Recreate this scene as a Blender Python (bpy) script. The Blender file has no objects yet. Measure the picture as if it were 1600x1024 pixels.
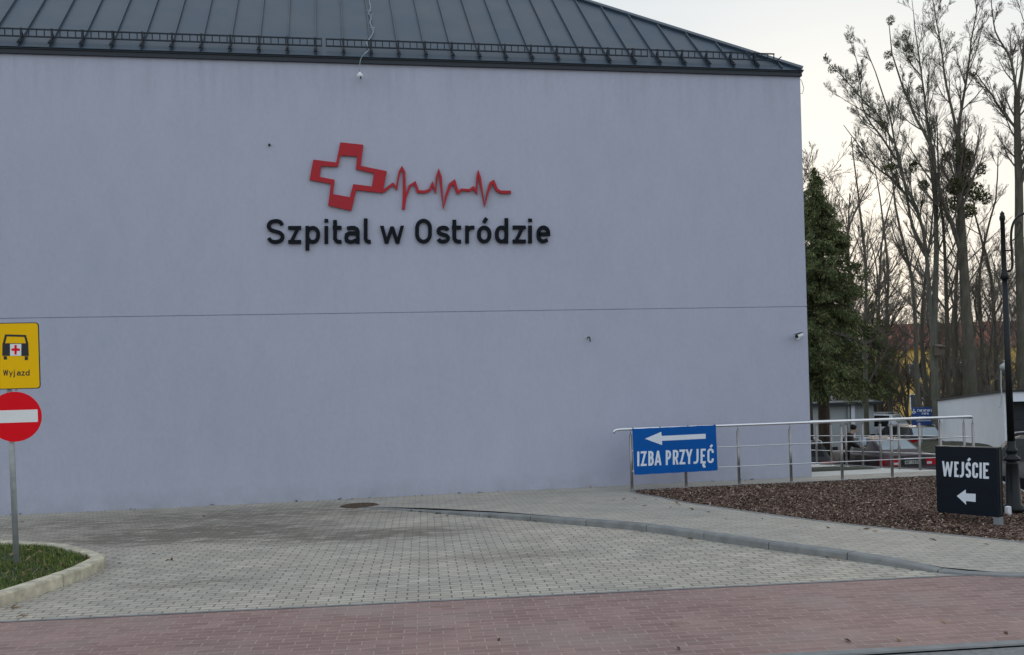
import bpy, math, random
import numpy as np
from mathutils import Vector
rnd = random.Random(7); NP = np.random.RandomState(11)
scn = bpy.context.scene; COL = scn.collection
# ------------------------------------------------------------------ camera geometry
AL, ROLL, PY, F, H = .1749, .0295, 612.2, 1520., 1.82
c_, s_ = math.cos(ROLL), math.sin(ROLL)
_r = np.array([math.cos(AL), -math.sin(AL), 0]); FW = np.array([math.sin(AL), math.cos(AL), 0]); _u = np.array([0, 0, 1.])
RT = c_*_r - s_*_u; UP = s_*_r + c_*_u
EYE = np.array([0, 0, H])
def ray(x, y): return FW*F + RT*(x-800) - UP*(y-PY)
def G(x, y, z=0.):
    d = ray(x, y); return EYE + d*((z-H)/d[2])
def DP(x, y, dist): return EYE + ray(x, y)*(dist/F)
def AX(x, y, ax, val):
    d = ray(x, y); return EYE + d*((val-EYE[ax])/d[ax])
class Plane:
    def __init__(s, o, u, v):
        s.o = np.array(o, float); s.u = np.array(u, float)/np.linalg.norm(u)
        v = np.array(v, float); v = v - s.u*(v@s.u); s.v = v/np.linalg.norm(v)
        s.n = np.cross(s.u, s.v)
        if s.n@(EYE-s.o) < 0: s.n = -s.n
    def hit(s, x, y):
        d = ray(x, y); t = ((s.o-EYE)@s.n)/(d@s.n); p = EYE+d*t-s.o
        return (p@s.u, p@s.v)
    def pt(s, a, b, off=0.): return s.o+s.u*a+s.v*b+s.n*off
YW = 17.49
# ------------------------------------------------------------------ materials
def lin(c): return tuple(((v/255)/12.92 if v/255 <= .04045 else ((v/255+.055)/1.055)**2.4) for v in c)
class NT:
    def __init__(s, name):
        s.m = bpy.data.materials.new(name); s.m.use_nodes = True; s.t = s.m.node_tree
        s.b = s.t.nodes['Principled BSDF']
    def n(s, typ, **kw):
        n = s.t.nodes.new(typ)
        for k, v in kw.items():
            if k in n.inputs.keys(): n.inputs[k].default_value = v
            else: setattr(n, k, v)
        return n
    def l(s, a, b): s.t.links.new(a, b)
    def coords(s, scale=(1, 1, 1), rot=(0, 0, 0), kind='Object'):
        tc = s.n('ShaderNodeTexCoord'); mp = s.n('ShaderNodeMapping')
        mp.inputs['Scale'].default_value = scale; mp.inputs['Rotation'].default_value = rot
        s.l(tc.outputs[kind], mp.inputs['Vector']); return mp.outputs[0]
    def noise(s, vec, scale, detail=4, rough=.55):
        n = s.n('ShaderNodeTexNoise'); n.inputs['Scale'].default_value = scale
        n.inputs['Detail'].default_value = detail; n.inputs['Roughness'].default_value = rough
        s.l(vec, n.inputs['Vector']); return n.outputs[0]
    def ramp(s, fac, stops):
        r = s.n('ShaderNodeValToRGB'); e = r.color_ramp.elements
        while len(e) < len(stops): e.new(.5)
        for i, (p, c) in enumerate(stops):
            e[i].position = p; e[i].color = (*c, 1) if len(c) == 3 else c
        s.l(fac, r.inputs[0]); return r.outputs[0]
    def mix(s, fac, a, b, mode='MIX'):
        m = s.n('ShaderNodeMix', data_type='RGBA', blend_type=mode)
        for sock, v in ((m.inputs[0], fac), (m.inputs[6], a), (m.inputs[7], b)):
            if hasattr(v, 'is_linked') or isinstance(v, bpy.types.NodeSocket): s.l(v, sock)
            elif isinstance(v, (int, float)): sock.default_value = v
            else: sock.default_value = (*v, 1)
        return m.outputs[2]
    def bump(s, h, strength, dist, nrm=None):
        b = s.n('ShaderNodeBump'); b.inputs['Strength'].default_value = strength; b.inputs['Distance'].default_value = dist
        s.l(h, b.inputs['Height'])
        if nrm is not None: s.l(nrm, b.inputs['Normal'])
        return b.outputs[0]
    def out(s, col=None, rough=None, nrm=None, metal=None, spec=None):
        for key, v in (('Base Color', col), ('Roughness', rough), ('Normal', nrm), ('Metallic', metal), ('Specular IOR Level', spec)):
            if v is None: continue
            if isinstance(v, bpy.types.NodeSocket): s.l(v, s.b.inputs[key])
            elif isinstance(v, (int, float)): s.b.inputs[key].default_value = v
            else: s.b.inputs[key].default_value = (*v, 1)
        return s.m
def simple(name, col, rough=.6, metal=0., var=.12, nscale=8., spec=.5, bump=0.):
    t = NT(name); v = t.coords(); n = t.noise(v, nscale, 5)
    c = t.mix(t.ramp(n, [(.3, (0, 0, 0)), (.7, (1, 1, 1))]), tuple(max(0, x*(1-var)) for x in col), tuple(min(1, x*(1+var)) for x in col))
    r = t.ramp(n, [(.3, (rough*.85,)*3), (.7, (min(1, rough*1.15),)*3)])
    return t.out(c, r, t.bump(n, bump, .01) if bump else None, metal, spec)
def mat_stucco():
    t = NT('blue_grey_stucco'); v = t.coords()
    big = t.noise(t.coords((.5, .5, .32)), .55, 5, .6); mid = t.noise(t.coords((1, 1, .45)), 2.6, 5, .65); fine = t.noise(v, 90, 3, .7)
    c = t.mix(t.ramp(big, [(.3, (0, 0, 0)), (.7, (1, 1, 1))]), (.425, .442, .520), (.468, .470, .565))
    c = t.mix(t.ramp(mid, [(.35, (0, 0, 0)), (.75, (.35,)*3)]), c, (.36, .39, .46))
    mot = t.noise(t.coords((1.6, 1.6, 1)), 9, 6, .75)
    c = t.mix(1., c, t.ramp(mot, [(.3, (.95,)*3), (.7, (1.04,)*3)]), 'MULTIPLY')
    streak = t.noise(t.coords((3.5, 3.5, .3)), 1.6, 5, .6)
    sp_ = t.n('ShaderNodeSeparateXYZ'); t.l(v, sp_.inputs[0]); mk = t.n('ShaderNodeMapRange'); mk.inputs[1].default_value = 6.6; mk.inputs[2].default_value = 7.75; t.l(sp_.outputs[2], mk.inputs[0])
    sm = t.n('ShaderNodeMath', operation='MULTIPLY'); t.l(mk.outputs[0], sm.inputs[0]); t.l(t.ramp(streak, [(.45, (0, 0, 0)), (.75, (.5,)*3)]), sm.inputs[1])
    c = t.mix(sm.outputs[0], c, (.33, .34, .38))
    fr = t.ramp(fine, [(.35, (.90,)*3), (.65, (1.07,)*3)])
    c = t.mix(1., c, fr, 'MULTIPLY')
    # splash dirt low on the wall
    sep = t.n('ShaderNodeSeparateXYZ'); t.l(v, sep.inputs[0])
    mr = t.n('ShaderNodeMapRange'); mr.inputs[1].default_value = .35; mr.inputs[2].default_value = 0.; t.l(sep.outputs[2], mr.inputs[0])
    dm = t.n('ShaderNodeMath', operation='MULTIPLY'); t.l(mr.outputs[0], dm.inputs[0]); t.l(t.ramp(t.noise(v, 3, 5), [(.35, (.05,)*3), (.8, (.6,)*3)]), dm.inputs[1])
    c = t.mix(dm.outputs[0], c, (.27, .27, .28))
    return t.out(c, .92, t.bump(fine, .35, .004, t.bump(mid, .25, .02)), 0, .2)
def mat_paver(name, c1, c2, mort, rot, bw=.2, bh=.1, msize=.006, stain=None, stc=(.12, .095, .07), var=.2, bumpd=.004, patch=None):
    t = NT(name); v = t.coords((1, 1, 1), (0, 0, rot))
    warp = t.noise(v, 1.1, 3); wv = t.n('ShaderNodeVectorMath', operation='SCALE'); wv.inputs['Scale'].default_value = .018
    ns = t.n('ShaderNodeTexNoise'); ns.inputs['Scale'].default_value = 1.3; t.l(v, ns.inputs['Vector']); t.l(ns.outputs['Color'], wv.inputs[0])
    ad = t.n('ShaderNodeVectorMath', operation='ADD'); t.l(v, ad.inputs[0]); t.l(wv.outputs[0], ad.inputs[1])
    b = t.n('ShaderNodeTexBrick'); t.l(ad.outputs[0], b.inputs['Vector'])
    for k, x in (('Scale', 1.), ('Brick Width', bw), ('Row Height', bh), ('Mortar Size', msize), ('Mortar Smooth', .25), ('Bias', 0.)): b.inputs[k].default_value = x
    b.offset = .5; b.inputs['Color1'].default_value = (*c1, 1); b.inputs['Color2'].default_value = (*c2, 1); b.inputs['Mortar'].default_value = (*c1, 1)
    col = b.outputs['Color']
    fine = t.noise(v, 60, 4, .7); mid = t.noise(v, 2.2, 5, .6); big = t.noise(v, .45, 4, .6)
    col = t.mix(1., col, t.ramp(fine, [(.3, (1-var,)*3), (.7, (1+var*.6,)*3)]), 'MULTIPLY')
    col = t.mix(1., col, t.ramp(mid, [(.3, (.86,)*3), (.7, (1.08,)*3)]), 'MULTIPLY')
    col = t.mix(1., col, t.ramp(big, [(.3, (.88, .9, .92)), (.7, (1.1, 1.07, 1.04))]), 'MULTIPLY')
    rowst = t.noise(t.coords((2.2, 26, 1), (0, 0, rot)), 1., 3, .7)
    col = t.mix(1., col, t.ramp(rowst, [(.3, (.84,)*3), (.5, (1.,)*3), (.72, (1.16,)*3)]), 'MULTIPLY')  # tone varies along rows; pale streaks paint in glints off block edges
    if patch:   # differently tinted patches of blocks
        col = t.mix(t.ramp(t.noise(v, .8, 3), [(.5, (0, 0, 0)), (.68, (.6,)*3)]), col, patch)
    if stain:
        sep = t.n('ShaderNodeSeparateXYZ'); t.l(t.coords(), sep.inputs[0])
        for (x, y, rx, ry, amt) in stain:
            def m(op, a, bb):
                q = t.n('ShaderNodeMath', operation=op)
                for i, w in enumerate((a, bb)):
                    if isinstance(w, (int, float)): q.inputs[i].default_value = w
                    else: t.l(w, q.inputs[i])
                return q.outputs[0]
            dx = m('DIVIDE', m('SUBTRACT', sep.outputs[0], x), rx); dy = m('DIVIDE', m('SUBTRACT', sep.outputs[1], y), ry)
            rr = m('SQRT', m('ADD', m('MULTIPLY', dx, dx), m('MULTIPLY', dy, dy)), 0.)
            k = m('MULTIPLY', m('MAXIMUM', m('SUBTRACT', 1., rr), 0.), t.ramp(t.noise(t.coords((1, 2.6, 1)), 2.4, 6, .68), [(.36, (0, 0, 0)), (.6, (1, 1, 1))]))
            k = m('MINIMUM', m('MULTIPLY', k, amt), .8)
            col = t.mix(k, col, stc)
    jv = t.ramp(t.noise(v, 7, 3), [(.35, (.45,)*3), (.6, (1, 1, 1))])
    f = t.n('ShaderNodeMath', operation='MULTIPLY'); t.l(b.outputs['Fac'], f.inputs[0]); t.l(jv, f.inputs[1])
    col = t.mix(f.outputs[0], col, mort)
    inv = t.n('ShaderNodeMath', operation='SUBTRACT'); inv.inputs[0].default_value = 1.; t.l(b.outputs['Fac'], inv.inputs[1])
    return t.out(col, .88, t.bump(inv.outputs[0], .7, bumpd, t.bump(fine, .3, .003)), 0, .3)
def mat_mulch_base():
    t = NT('mulch_soil'); v = t.coords(); n = t.noise(v, 26, 6, .7)
    c = t.ramp(n, [(.3, (.018, .011, .008)), (.5, (.06, .034, .022)), (.68, (.14, .085, .055))])
    return t.out(c, .95, t.bump(n, 1., .03))
def rnd_island(name, stops, rough=.8, nsc=None, spec=.3, trans=False):
    t = NT(name); g = t.n('ShaderNodeNewGeometry'); c = t.ramp(g.outputs['Random Per Island'], stops)
    if nsc: c = t.mix(1., c, t.ramp(t.noise(t.coords(), nsc, 4), [(.3, (.7,)*3), (.7, (1.25,)*3)]), 'MULTIPLY')
    return t.out(c, rough, None, 0, spec)
def mat_bark(name, dark, light, sc=6., moss=None):
    t = NT(name); v = t.coords((1, 1, .22)); n = t.noise(v, sc, 6, .7)
    c = t.ramp(n, [(.3, dark), (.7, light)])
    if moss: c = t.mix(t.ramp(t.noise(t.coords(), 1.6, 4), [(.45, (0, 0, 0)), (.7, (.8,)*3)]), c, moss)
    return t.out(c, .9, t.bump(n, .8, .03))
M = {}
M['stucco'] = mat_stucco()
M['joint'] = simple('joint_shadow_grey', (.07, .07, .08), .9)
M['roof'] = simple('anthracite_sheet_metal', (.052, .076, .102), .45, .3, .14, 1.4, .4, .05)
M['seam'] = simple('folded_seam_metal', (.060, .083, .108), .4, .4, .1)
M['fascia'] = simple('dark_gutter_metal', (.022, .028, .036), .5, .3, .2, 3.)
M['guard'] = simple('snow_guard_metal', (.012, .017, .024), .55, .3)
M['black_acrylic'] = simple('black_letter_acrylic', (.006, .008, .012), .6, 0., .1, 8., .12)
M['red_acrylic'] = simple('red_emblem_acrylic', (.40, .012, .020), .5, 0., .1, 2., .3)
M['steel'] = simple('brushed_stainless_steel', (.78, .78, .79), .42, 1., .03, 3.)
M['steel_post'] = simple('dull_stainless_steel', (.34, .32, .31), .42, .85, .1, 9.)
M['banner'] = simple('blue_banner_vinyl', (.001, .095, .37), .55, 0., .08, 3., .15)
M['white_print'] = simple('white_print', (.74, .78, .84), .6, 0., .03)
M['black_sign'] = simple('black_sign_board', (.008, .011, .018), .6, 0., .12, 4., .14)
M['grey_block'] = simple('grey_concrete_foot', (.22, .23, .24), .85, 0., .15)
M['yellow'] = simple('yellow_sign_sheet', (.93, .53, .002), .5, 0., .03, 2., .12)
M['sign_red'] = simple('red_sign_sheet', (.80, .003, .012), .5, 0., .04, 2., .15)
M['sign_black'] = simple('black_sign_print', (.010, .010, .010), .5)
M['sign_white'] = simple('white_sign_sheet', (.80, .80, .77), .5, 0., .04)
M['galv'] = simple('galvanised_steel', (.42, .435, .43), .55, .3, .14, 14.)
M['kerb'] = simple('grey_kerb_concrete', (.225, .228, .222), .9, 0., .22, 5., .3, .5)
M['kerb_warm'] = simple('weathered_beige_kerb_concrete', (.52, .47, .355), .9, 0., .36, 7., .3, .6)
M['rust'] = simple('rusty_cast_iron', (.105, .070, .045), .85, .2, .4, 20., .4, .6)
M['white_plastic'] = simple('white_plastic', (.75, .76, .78), .35, 0., .04)
M['dark_plastic'] = simple('dark_plastic', (.012, .012, .014), .4)
M['cable'] = simple('pale_cable', (.28, .33, .37), .5, 0., .3, 25.)
M['lamp_black'] = simple('black_cast_iron_paint', (.006, .008, .009), .38, 0., .2, 9., .3)
M['pave_grey'] = mat_paver('grey_concrete_block_paving', (.41, .375, .315), (.53, .480, .40), (.105, .095, .078), .085, msize=.007,
    stain=[(-2.0, 13.9, 2.6, 1.2, 2.4), (.3, 12.9, 2.0, .8, 1.9), (-2., 15.7, 6.5, 1.8, 1.2), (1.8, 10.6, 1.2, .5, .8), (-1.5, 10.2, .9, .35, .9)], stc=(.15, .128, .098))
M['pave_red'] = mat_paver('red_concrete_block_paving', (.270, .172, .155), (.335, .222, .200), (.42, .325, .29), .085, msize=.005, var=.18, patch=(.30, .24, .21))
M['pave_walk'] = mat_paver('light_concrete_block_paving', (.415, .38, .325), (.465, .425, .36), (.20, .18, .155), .085, msize=.006, var=.16, bumpd=.003)
M['pave_ramp'] = mat_paver('pale_ramp_paving', (.60, .59, .54), (.64, .63, .575), (.45, .44, .40), .0, msize=.004, var=.1, bumpd=.001)  # base colour raised to paint in the brighter daylight on the ramp
M['road_asphalt'] = simple('pale_worn_asphalt', (.20, .20, .195), .9, 0., .25, 30., .3, .5)
M['asphalt'] = simple('worn_asphalt', (.060, .060, .060), .9, 0., .35, 14., .3, .5)
M['ground'] = simple('bare_winter_ground', (.055, .058, .040), .95, 0., .5, 1.2, .2, .4)
M['mulch'] = mat_mulch_base()
M['chips'] = rnd_island('bark_chips', [(0, (.045, .025, .017)), (.35, (.085, .047, .034)), (.62, (.155, .095, .068)), (.85, (.25, .165, .12)), (.97, (.36, .28, .21)), (1, (.54, .46, .36))], .85)
M['soil'] = simple('dark_lawn_soil', (.030, .036, .014), .95, 0., .4, 9.)
M['grass'] = rnd_island('lawn_blades', [(0, (.05, .085, .018)), (.45, (.10, .15, .03)), (.8, (.16, .21, .045)), (1, (.36, .30, .13))], .7)
M['leaf_litter'] = rnd_island('fallen_leaves', [(0, (.05, .028, .015)), (.5, (.13, .075, .035)), (1, (.30, .20, .11))], .85)
M['needles'] = rnd_island('spruce_needles', [(0, (.028, .043, .018)), (.35, (.070, .098, .036)), (.75, (.145, .170, .065)), (1, (.28, .25, .10))], .85, .9)
M['ivy'] = rnd_island('ivy_leaves', [(0, (.035, .042, .014)), (.5, (.08, .09, .028)), (1, (.17, .165, .055))], .6, 1.)
M['mistletoe'] = rnd_island('mistletoe_sprigs', [(0, (.045, .045, .022)), (.6, (.09, .088, .04)), (1, (.15, .14, .07))], .7)
M['bark_grey'] = mat_bark('grey_green_bark', (.075, .074, .060), (.19, .18, .150), 7, (.10, .11, .06))
M['bark_dark'] = mat_bark('dark_brown_bark', (.050, .044, .034), (.145, .125, .098), 7, (.07, .075, .038))
M['bark_spruce'] = mat_bark('brown_spruce_bark', (.035, .025, .017), (.105, .075, .052), 9)
M['twig'] = simple('brown_twigs', (.15, .125, .10), .9, 0., .3)
M['birdhouse'] = simple('weathered_birdhouse_wood', (.13, .10, .075), .85, 0., .25, 12.)
M['white_wall'] = simple('white_render', (.80, .82, .86), .85, 0., .04, 1.5)
M['grey_wall'] = simple('pale_grey_render', (.42, .45, .45), .85, 0., .10, 1.)
M['yellow_wall'] = simple('ochre_render', (.80, .52, .13), .9, 0., .14, .5)
M['red_tiles'] = simple('red_brown_roof_tiles', (.22, .075, .045), .85, 0., .2, 2.)
M['blue_tin'] = simple('pale_blue_grey_roof_sheet', (.30, .36, .42), .5, .2, .12, 1.)
M['dark_gate'] = simple('dark_garage_opening', (.016, .019, .024), .6)
M['pane'] = simple('dull_window_glass', (.05, .06, .07), .12, 0., .1)
M['car_grey'] = simple('metallic_grey_car_paint', (.060, .044, .050), .38, .2, .05, 3., .6)
M['car_navy'] = simple('dark_navy_car_paint', (.010, .012, .020), .35, .2, .05, 3., .4)
M['car_white'] = simple('white_car_paint', (.55, .57, .60), .25, 0., .03, 3., .6)
M['car_black'] = simple('black_car_paint', (.010, .011, .012), .4, .1, .05, 3., .35)
M['car_glass'] = simple('tinted_car_glass', (.005, .007, .007), .25, 0., .1, 3., .14)
M['rear_glass'] = simple('rear_glass_painted_reflection', (.30, .36, .39), .15, .3, .08, 3., 1.)  # base colour lightened to paint in the sky's reflection
M['tail'] = simple('red_tail_lamp_lens', (.42, .014, .022), .25, 0., .1, 8., .3)
M['reverse'] = simple('clear_lamp_lens', (.6, .55, .55), .2)
M['tyre'] = simple('black_tyre_rubber', (.012, .012, .012), .9)
M['rim'] = simple('alloy_rim', (.35, .36, .37), .35, .8)
M['skin'] = simple('skin', (.40, .24, .17), .6)
M['jacket'] = simple('dark_brown_jacket_cloth', (.022, .017, .016), .9, 0., .3, 6.)
M['trousers'] = simple('black_trouser_cloth', (.012, .012, .016), .9)
M['hood'] = simple('black_knit_cap', (.006, .006, .007), .95)
M['pale_cloth'] = simple('pale_blue_bag_cloth', (.40, .50, .60), .7, 0., .12)
M['plate_dull'] = simple('shade_greyed_number_plate', (.34, .34, .32), .6, 0., .15)  # white plate greyed in its colour to paint in shade
M['blue_sign'] = simple('blue_sign_sheet', (.006, .045, .20), .45, 0., .05)
# ------------------------------------------------------------------ object helpers
def wl(o):
    v = Vector((0, 0, 0))
    while o is not None: v += o.location; o = o.parent
    return np.array(v)
def tag(o, label=None, cat=None, group=None, kind=None):
    if label and not 4 <= len(label.split()) <= 16: print('LABEL', len(label.split()), label)
    for k, v in (('label', label), ('category', cat), ('group', group), ('kind', kind)):
        if v: o[k] = v
    return o
def thing(name, loc, label, cat, group=None):
    o = bpy.data.objects.new(name, None); COL.objects.link(o); o.location = Vector([float(x) for x in loc]); o.empty_display_size = .2
    return tag(o, label, cat, group)
def obj(name, vs, fs, mat, parent=None, smooth=False, base=None):
    """vs in world coordinates; origin goes to parent origin (or base)."""
    off = wl(parent) if parent else (np.array(base, float) if base is not None else np.zeros(3))
    me = bpy.data.meshes.new(name)
    V = np.asarray(vs, float)-off
    me.from_pydata(V.tolist(), [], [tuple(int(i) for i in f) for f in fs]); me.materials.append(M[mat] if isinstance(mat, str) else mat)
    if smooth: me.polygons.foreach_set('use_smooth', [True]*len(me.polygons))
    me.update()
    o = bpy.data.objects.new(name, me); COL.objects.link(o)
    if parent: o.parent = parent
    elif base is not None: o.location = Vector([float(x) for x in base])
    return o
def obj_np(name, V, Q, mat, parent=None, smooth=False, base=None):
    off = wl(parent) if parent else (np.array(base, float) if base is not None else np.zeros(3))
    V = np.asarray(V, np.float32)-off.astype(np.float32); Q = np.asarray(Q, np.int32)
    me = bpy.data.meshes.new(name); nf, k = Q.shape
    me.vertices.add(len(V)); me.vertices.foreach_set('co', V.ravel())
    me.loops.add(nf*k); me.loops.foreach_set('vertex_index', Q.ravel())
    me.polygons.add(nf); me.polygons.foreach_set('loop_start', np.arange(0, nf*k, k, dtype=np.int32))
    try: me.polygons.foreach_set('loop_total', np.full(nf, k, np.int32))
    except Exception: pass
    if smooth: me.polygons.foreach_set('use_smooth', np.ones(nf, bool))
    me.materials.append(M[mat]); me.update(calc_edges=True); me.validate()
    o = bpy.data.objects.new(name, me); COL.objects.link(o)
    if parent: o.parent = parent
    elif base is not None: o.location = Vector([float(x) for x in base])
    return o
class MB:
    def __init__(s): s.v = []; s.f = []
    def add(s, vs, fs):
        n = len(s.v); s.v += [tuple(map(float, p)) for p in vs]; s.f += [tuple(i+n for i in f) for f in fs]; return s
    def frame(s, o, ax, ay, az, x0, x1, y0, y1, z0, z1):
        o, ax, ay, az = map(lambda q: np.array(q, float), (o, ax, ay, az))
        P = [o+ax*x+ay*y+az*z for z in (z0, z1) for y in (y0, y1) for x in (x0, x1)]
        return s.add(P, [(0, 2, 3, 1), (4, 5, 7, 6), (0, 1, 5, 4), (2, 6, 7, 3), (0, 4, 6, 2), (1, 3, 7, 5)])
    def box(s, x0, x1, y0, y1, z0, z1): return s.frame((0, 0, 0), (1, 0, 0), (0, 1, 0), (0, 0, 1), x0, x1, y0, y1, z0, z1)
    def bbox(s, x0, x1, y0, y1, z0, z1, b):
        """box with chamfered vertical+top edges"""
        ring = lambda i: [(x0+i+b, y0+i), (x1-i-b, y0+i), (x1-i, y0+i+b), (x1-i, y1-i-b), (x1-i-b, y1-i), (x0+i+b, y1-i), (x0+i, y1-i-b), (x0+i, y0+i+b)]
        R = [[(x, y, z) for x, y in ring(i)] for i, z in ((0, z0), (0, z1-b), (b, z1))]
        n = len(s.v); s.v += [p for r in R for p in r]
        for k in range(2):
            for j in range(8): s.f.append((n+k*8+j, n+k*8+(j+1) % 8, n+k*8+8+(j+1) % 8, n+k*8+8+j))
        s.f.append(tuple(n+16+j for j in range(8))); s.f.append(tuple(n+7-j for j in range(8))); return s
    def tube(s, pts, r, k=10, caps=True):
        pts = [np.array(p, float) for p in pts]; n0 = len(s.v); N = len(pts)
        rs = r if hasattr(r, '__len__') else [r]*N; a = None
        for i, p in enumerate(pts):
            t = (pts[min(i+1, N-1)]-pts[max(i-1, 0)]); t /= max(1e-9, np.linalg.norm(t))
            if a is None: a = np.cross(t, (0, 0, 1.) if abs(t[2]) < .9 else (1., 0, 0))
            a = a-t*(a@t); a /= np.linalg.norm(a); b = np.cross(t, a)
            for j in range(k):
                w = 2*math.pi*j/k; s.v.append(tuple(p+(a*math.cos(w)+b*math.sin(w))*rs[i]))
        for i in range(N-1):
            for j in range(k):
                s.f.append((n0+i*k+j, n0+i*k+(j+1) % k, n0+(i+1)*k+(j+1) % k, n0+(i+1)*k+j))
        if caps: s.f.append(tuple(n0+j for j in range(k))[::-1]); s.f.append(tuple(n0+(N-1)*k+j for j in range(k)))
        return s
    def lathe(s, c, prof, k=16): return s.tube([(c[0], c[1], c[2]+z) for r, z in prof], [max(r, 1e-4) for r, z in prof], k) if False else s._lathe(c, prof, k)
    def _lathe(s, c, prof, k):
        n0 = len(s.v)
        for r, z in prof:
            for j in range(k):
                w = 2*math.pi*j/k; s.v.append((c[0]+r*math.cos(w), c[1]+r*math.sin(w), c[2]+z))
        for i in range(len(prof)-1):
            for j in range(k): s.f.append((n0+i*k+j, n0+i*k+(j+1) % k, n0+(i+1)*k+(j+1) % k, n0+(i+1)*k+j))
        s.f.append(tuple(n0+(len(prof)-1)*k+j for j in range(k))); s.f.append(tuple(n0+k-1-j for j in range(k))); return s
    def poly(s, pl, pts, o0, o1):
        """pts [(a,b)] on plane pl extruded from offset o0 to o1"""
        k = len(pts); A = sum(pts[i][0]*pts[(i+1) % k][1]-pts[(i+1) % k][0]*pts[i][1] for i in range(k))
        n = len(s.v); s.v += [tuple(pl.pt(a, b, o0)) for a, b in pts]+[tuple(pl.pt(a, b, o1)) for a, b in pts]
        s.f.append(tuple(n+k+i for i in range(k))); s.f.append(tuple(n+k-1-i for i in range(k)))
        for i in range(k): s.f.append((n+i, n+(i+1) % k, n+k+(i+1) % k, n+k+i))
        return s
    def ribbon(s, pl, line, w, o0, o1, closed=False, ramp=0.):
        P = [np.array(p, float) for p in line]
        Q = [P[0]]
        for p in P[1:]:
            if np.linalg.norm(p-Q[-1]) > 1e-5: Q.append(p)
        P = Q
        if closed and np.linalg.norm(P[0]-P[-1]) < 1e-4: P = P[:-1]
        N = len(P); ws = w if hasattr(w, '__len__') else [w]*N; Lf, Rt = [], []
        for i in range(N):
            d0 = P[i]-P[i-1] if (i > 0 or closed) else None; d1 = P[(i+1) % N]-P[i] if (i < N-1 or closed) else None
            if d0 is None: d0 = d1
            if d1 is None: d1 = d0
            d0 = d0/np.linalg.norm(d0); d1 = d1/np.linalg.norm(d1)
            n0 = np.array([-d0[1], d0[0]]); n1 = np.array([-d1[1], d1[0]]); m = n0+n1; L = np.linalg.norm(m)
            m = n0 if L < .2 else m/L; k = min(1/max(m@n0, .35), 2.2)*ws[i % len(ws)]/2
            Lf.append(P[i]+m*k); Rt.append(P[i]-m*k)
        n = len(s.v)
        for i in range(N):
            for q, o in ((Lf[i], o0), (Rt[i], o0), (Rt[i], o1+i*ramp), (Lf[i], o1+i*ramp)): s.v.append(tuple(pl.pt(q[0], q[1], o)))
        for i in range(N if closed else N-1):
            a = n+4*i; b = n+4*((i+1) % N)
            for j in range(4): s.f.append((a+j, a+(j+1) % 4, b+(j+1) % 4, b+j))
        if not closed: s.f.append((n, n+1, n+2, n+3)[::-1]); s.f.append((n+4*(N-1), n+4*(N-1)+1, n+4*(N-1)+2, n+4*(N-1)+3))
        return s
    def build(s, name, mat, parent=None, smooth=False, base=None):
        return obj(name, s.v, s.f, mat, parent, smooth, base)
def catmull(pts, n=6):
    P = [np.array(p, float) for p in pts]; out = []
    for i in range(len(P)-1):
        a, b, c, d = P[max(i-1, 0)], P[i], P[i+1], P[min(i+2, len(P)-1)]
        for k in range(n):
            t = k/n; out.append(.5*(2*b+(c-a)*t+(2*a-5*b+4*c-d)*t*t+(3*b-a-3*c+d)*t**3))
    out.append(P[-1]); return out
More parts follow.
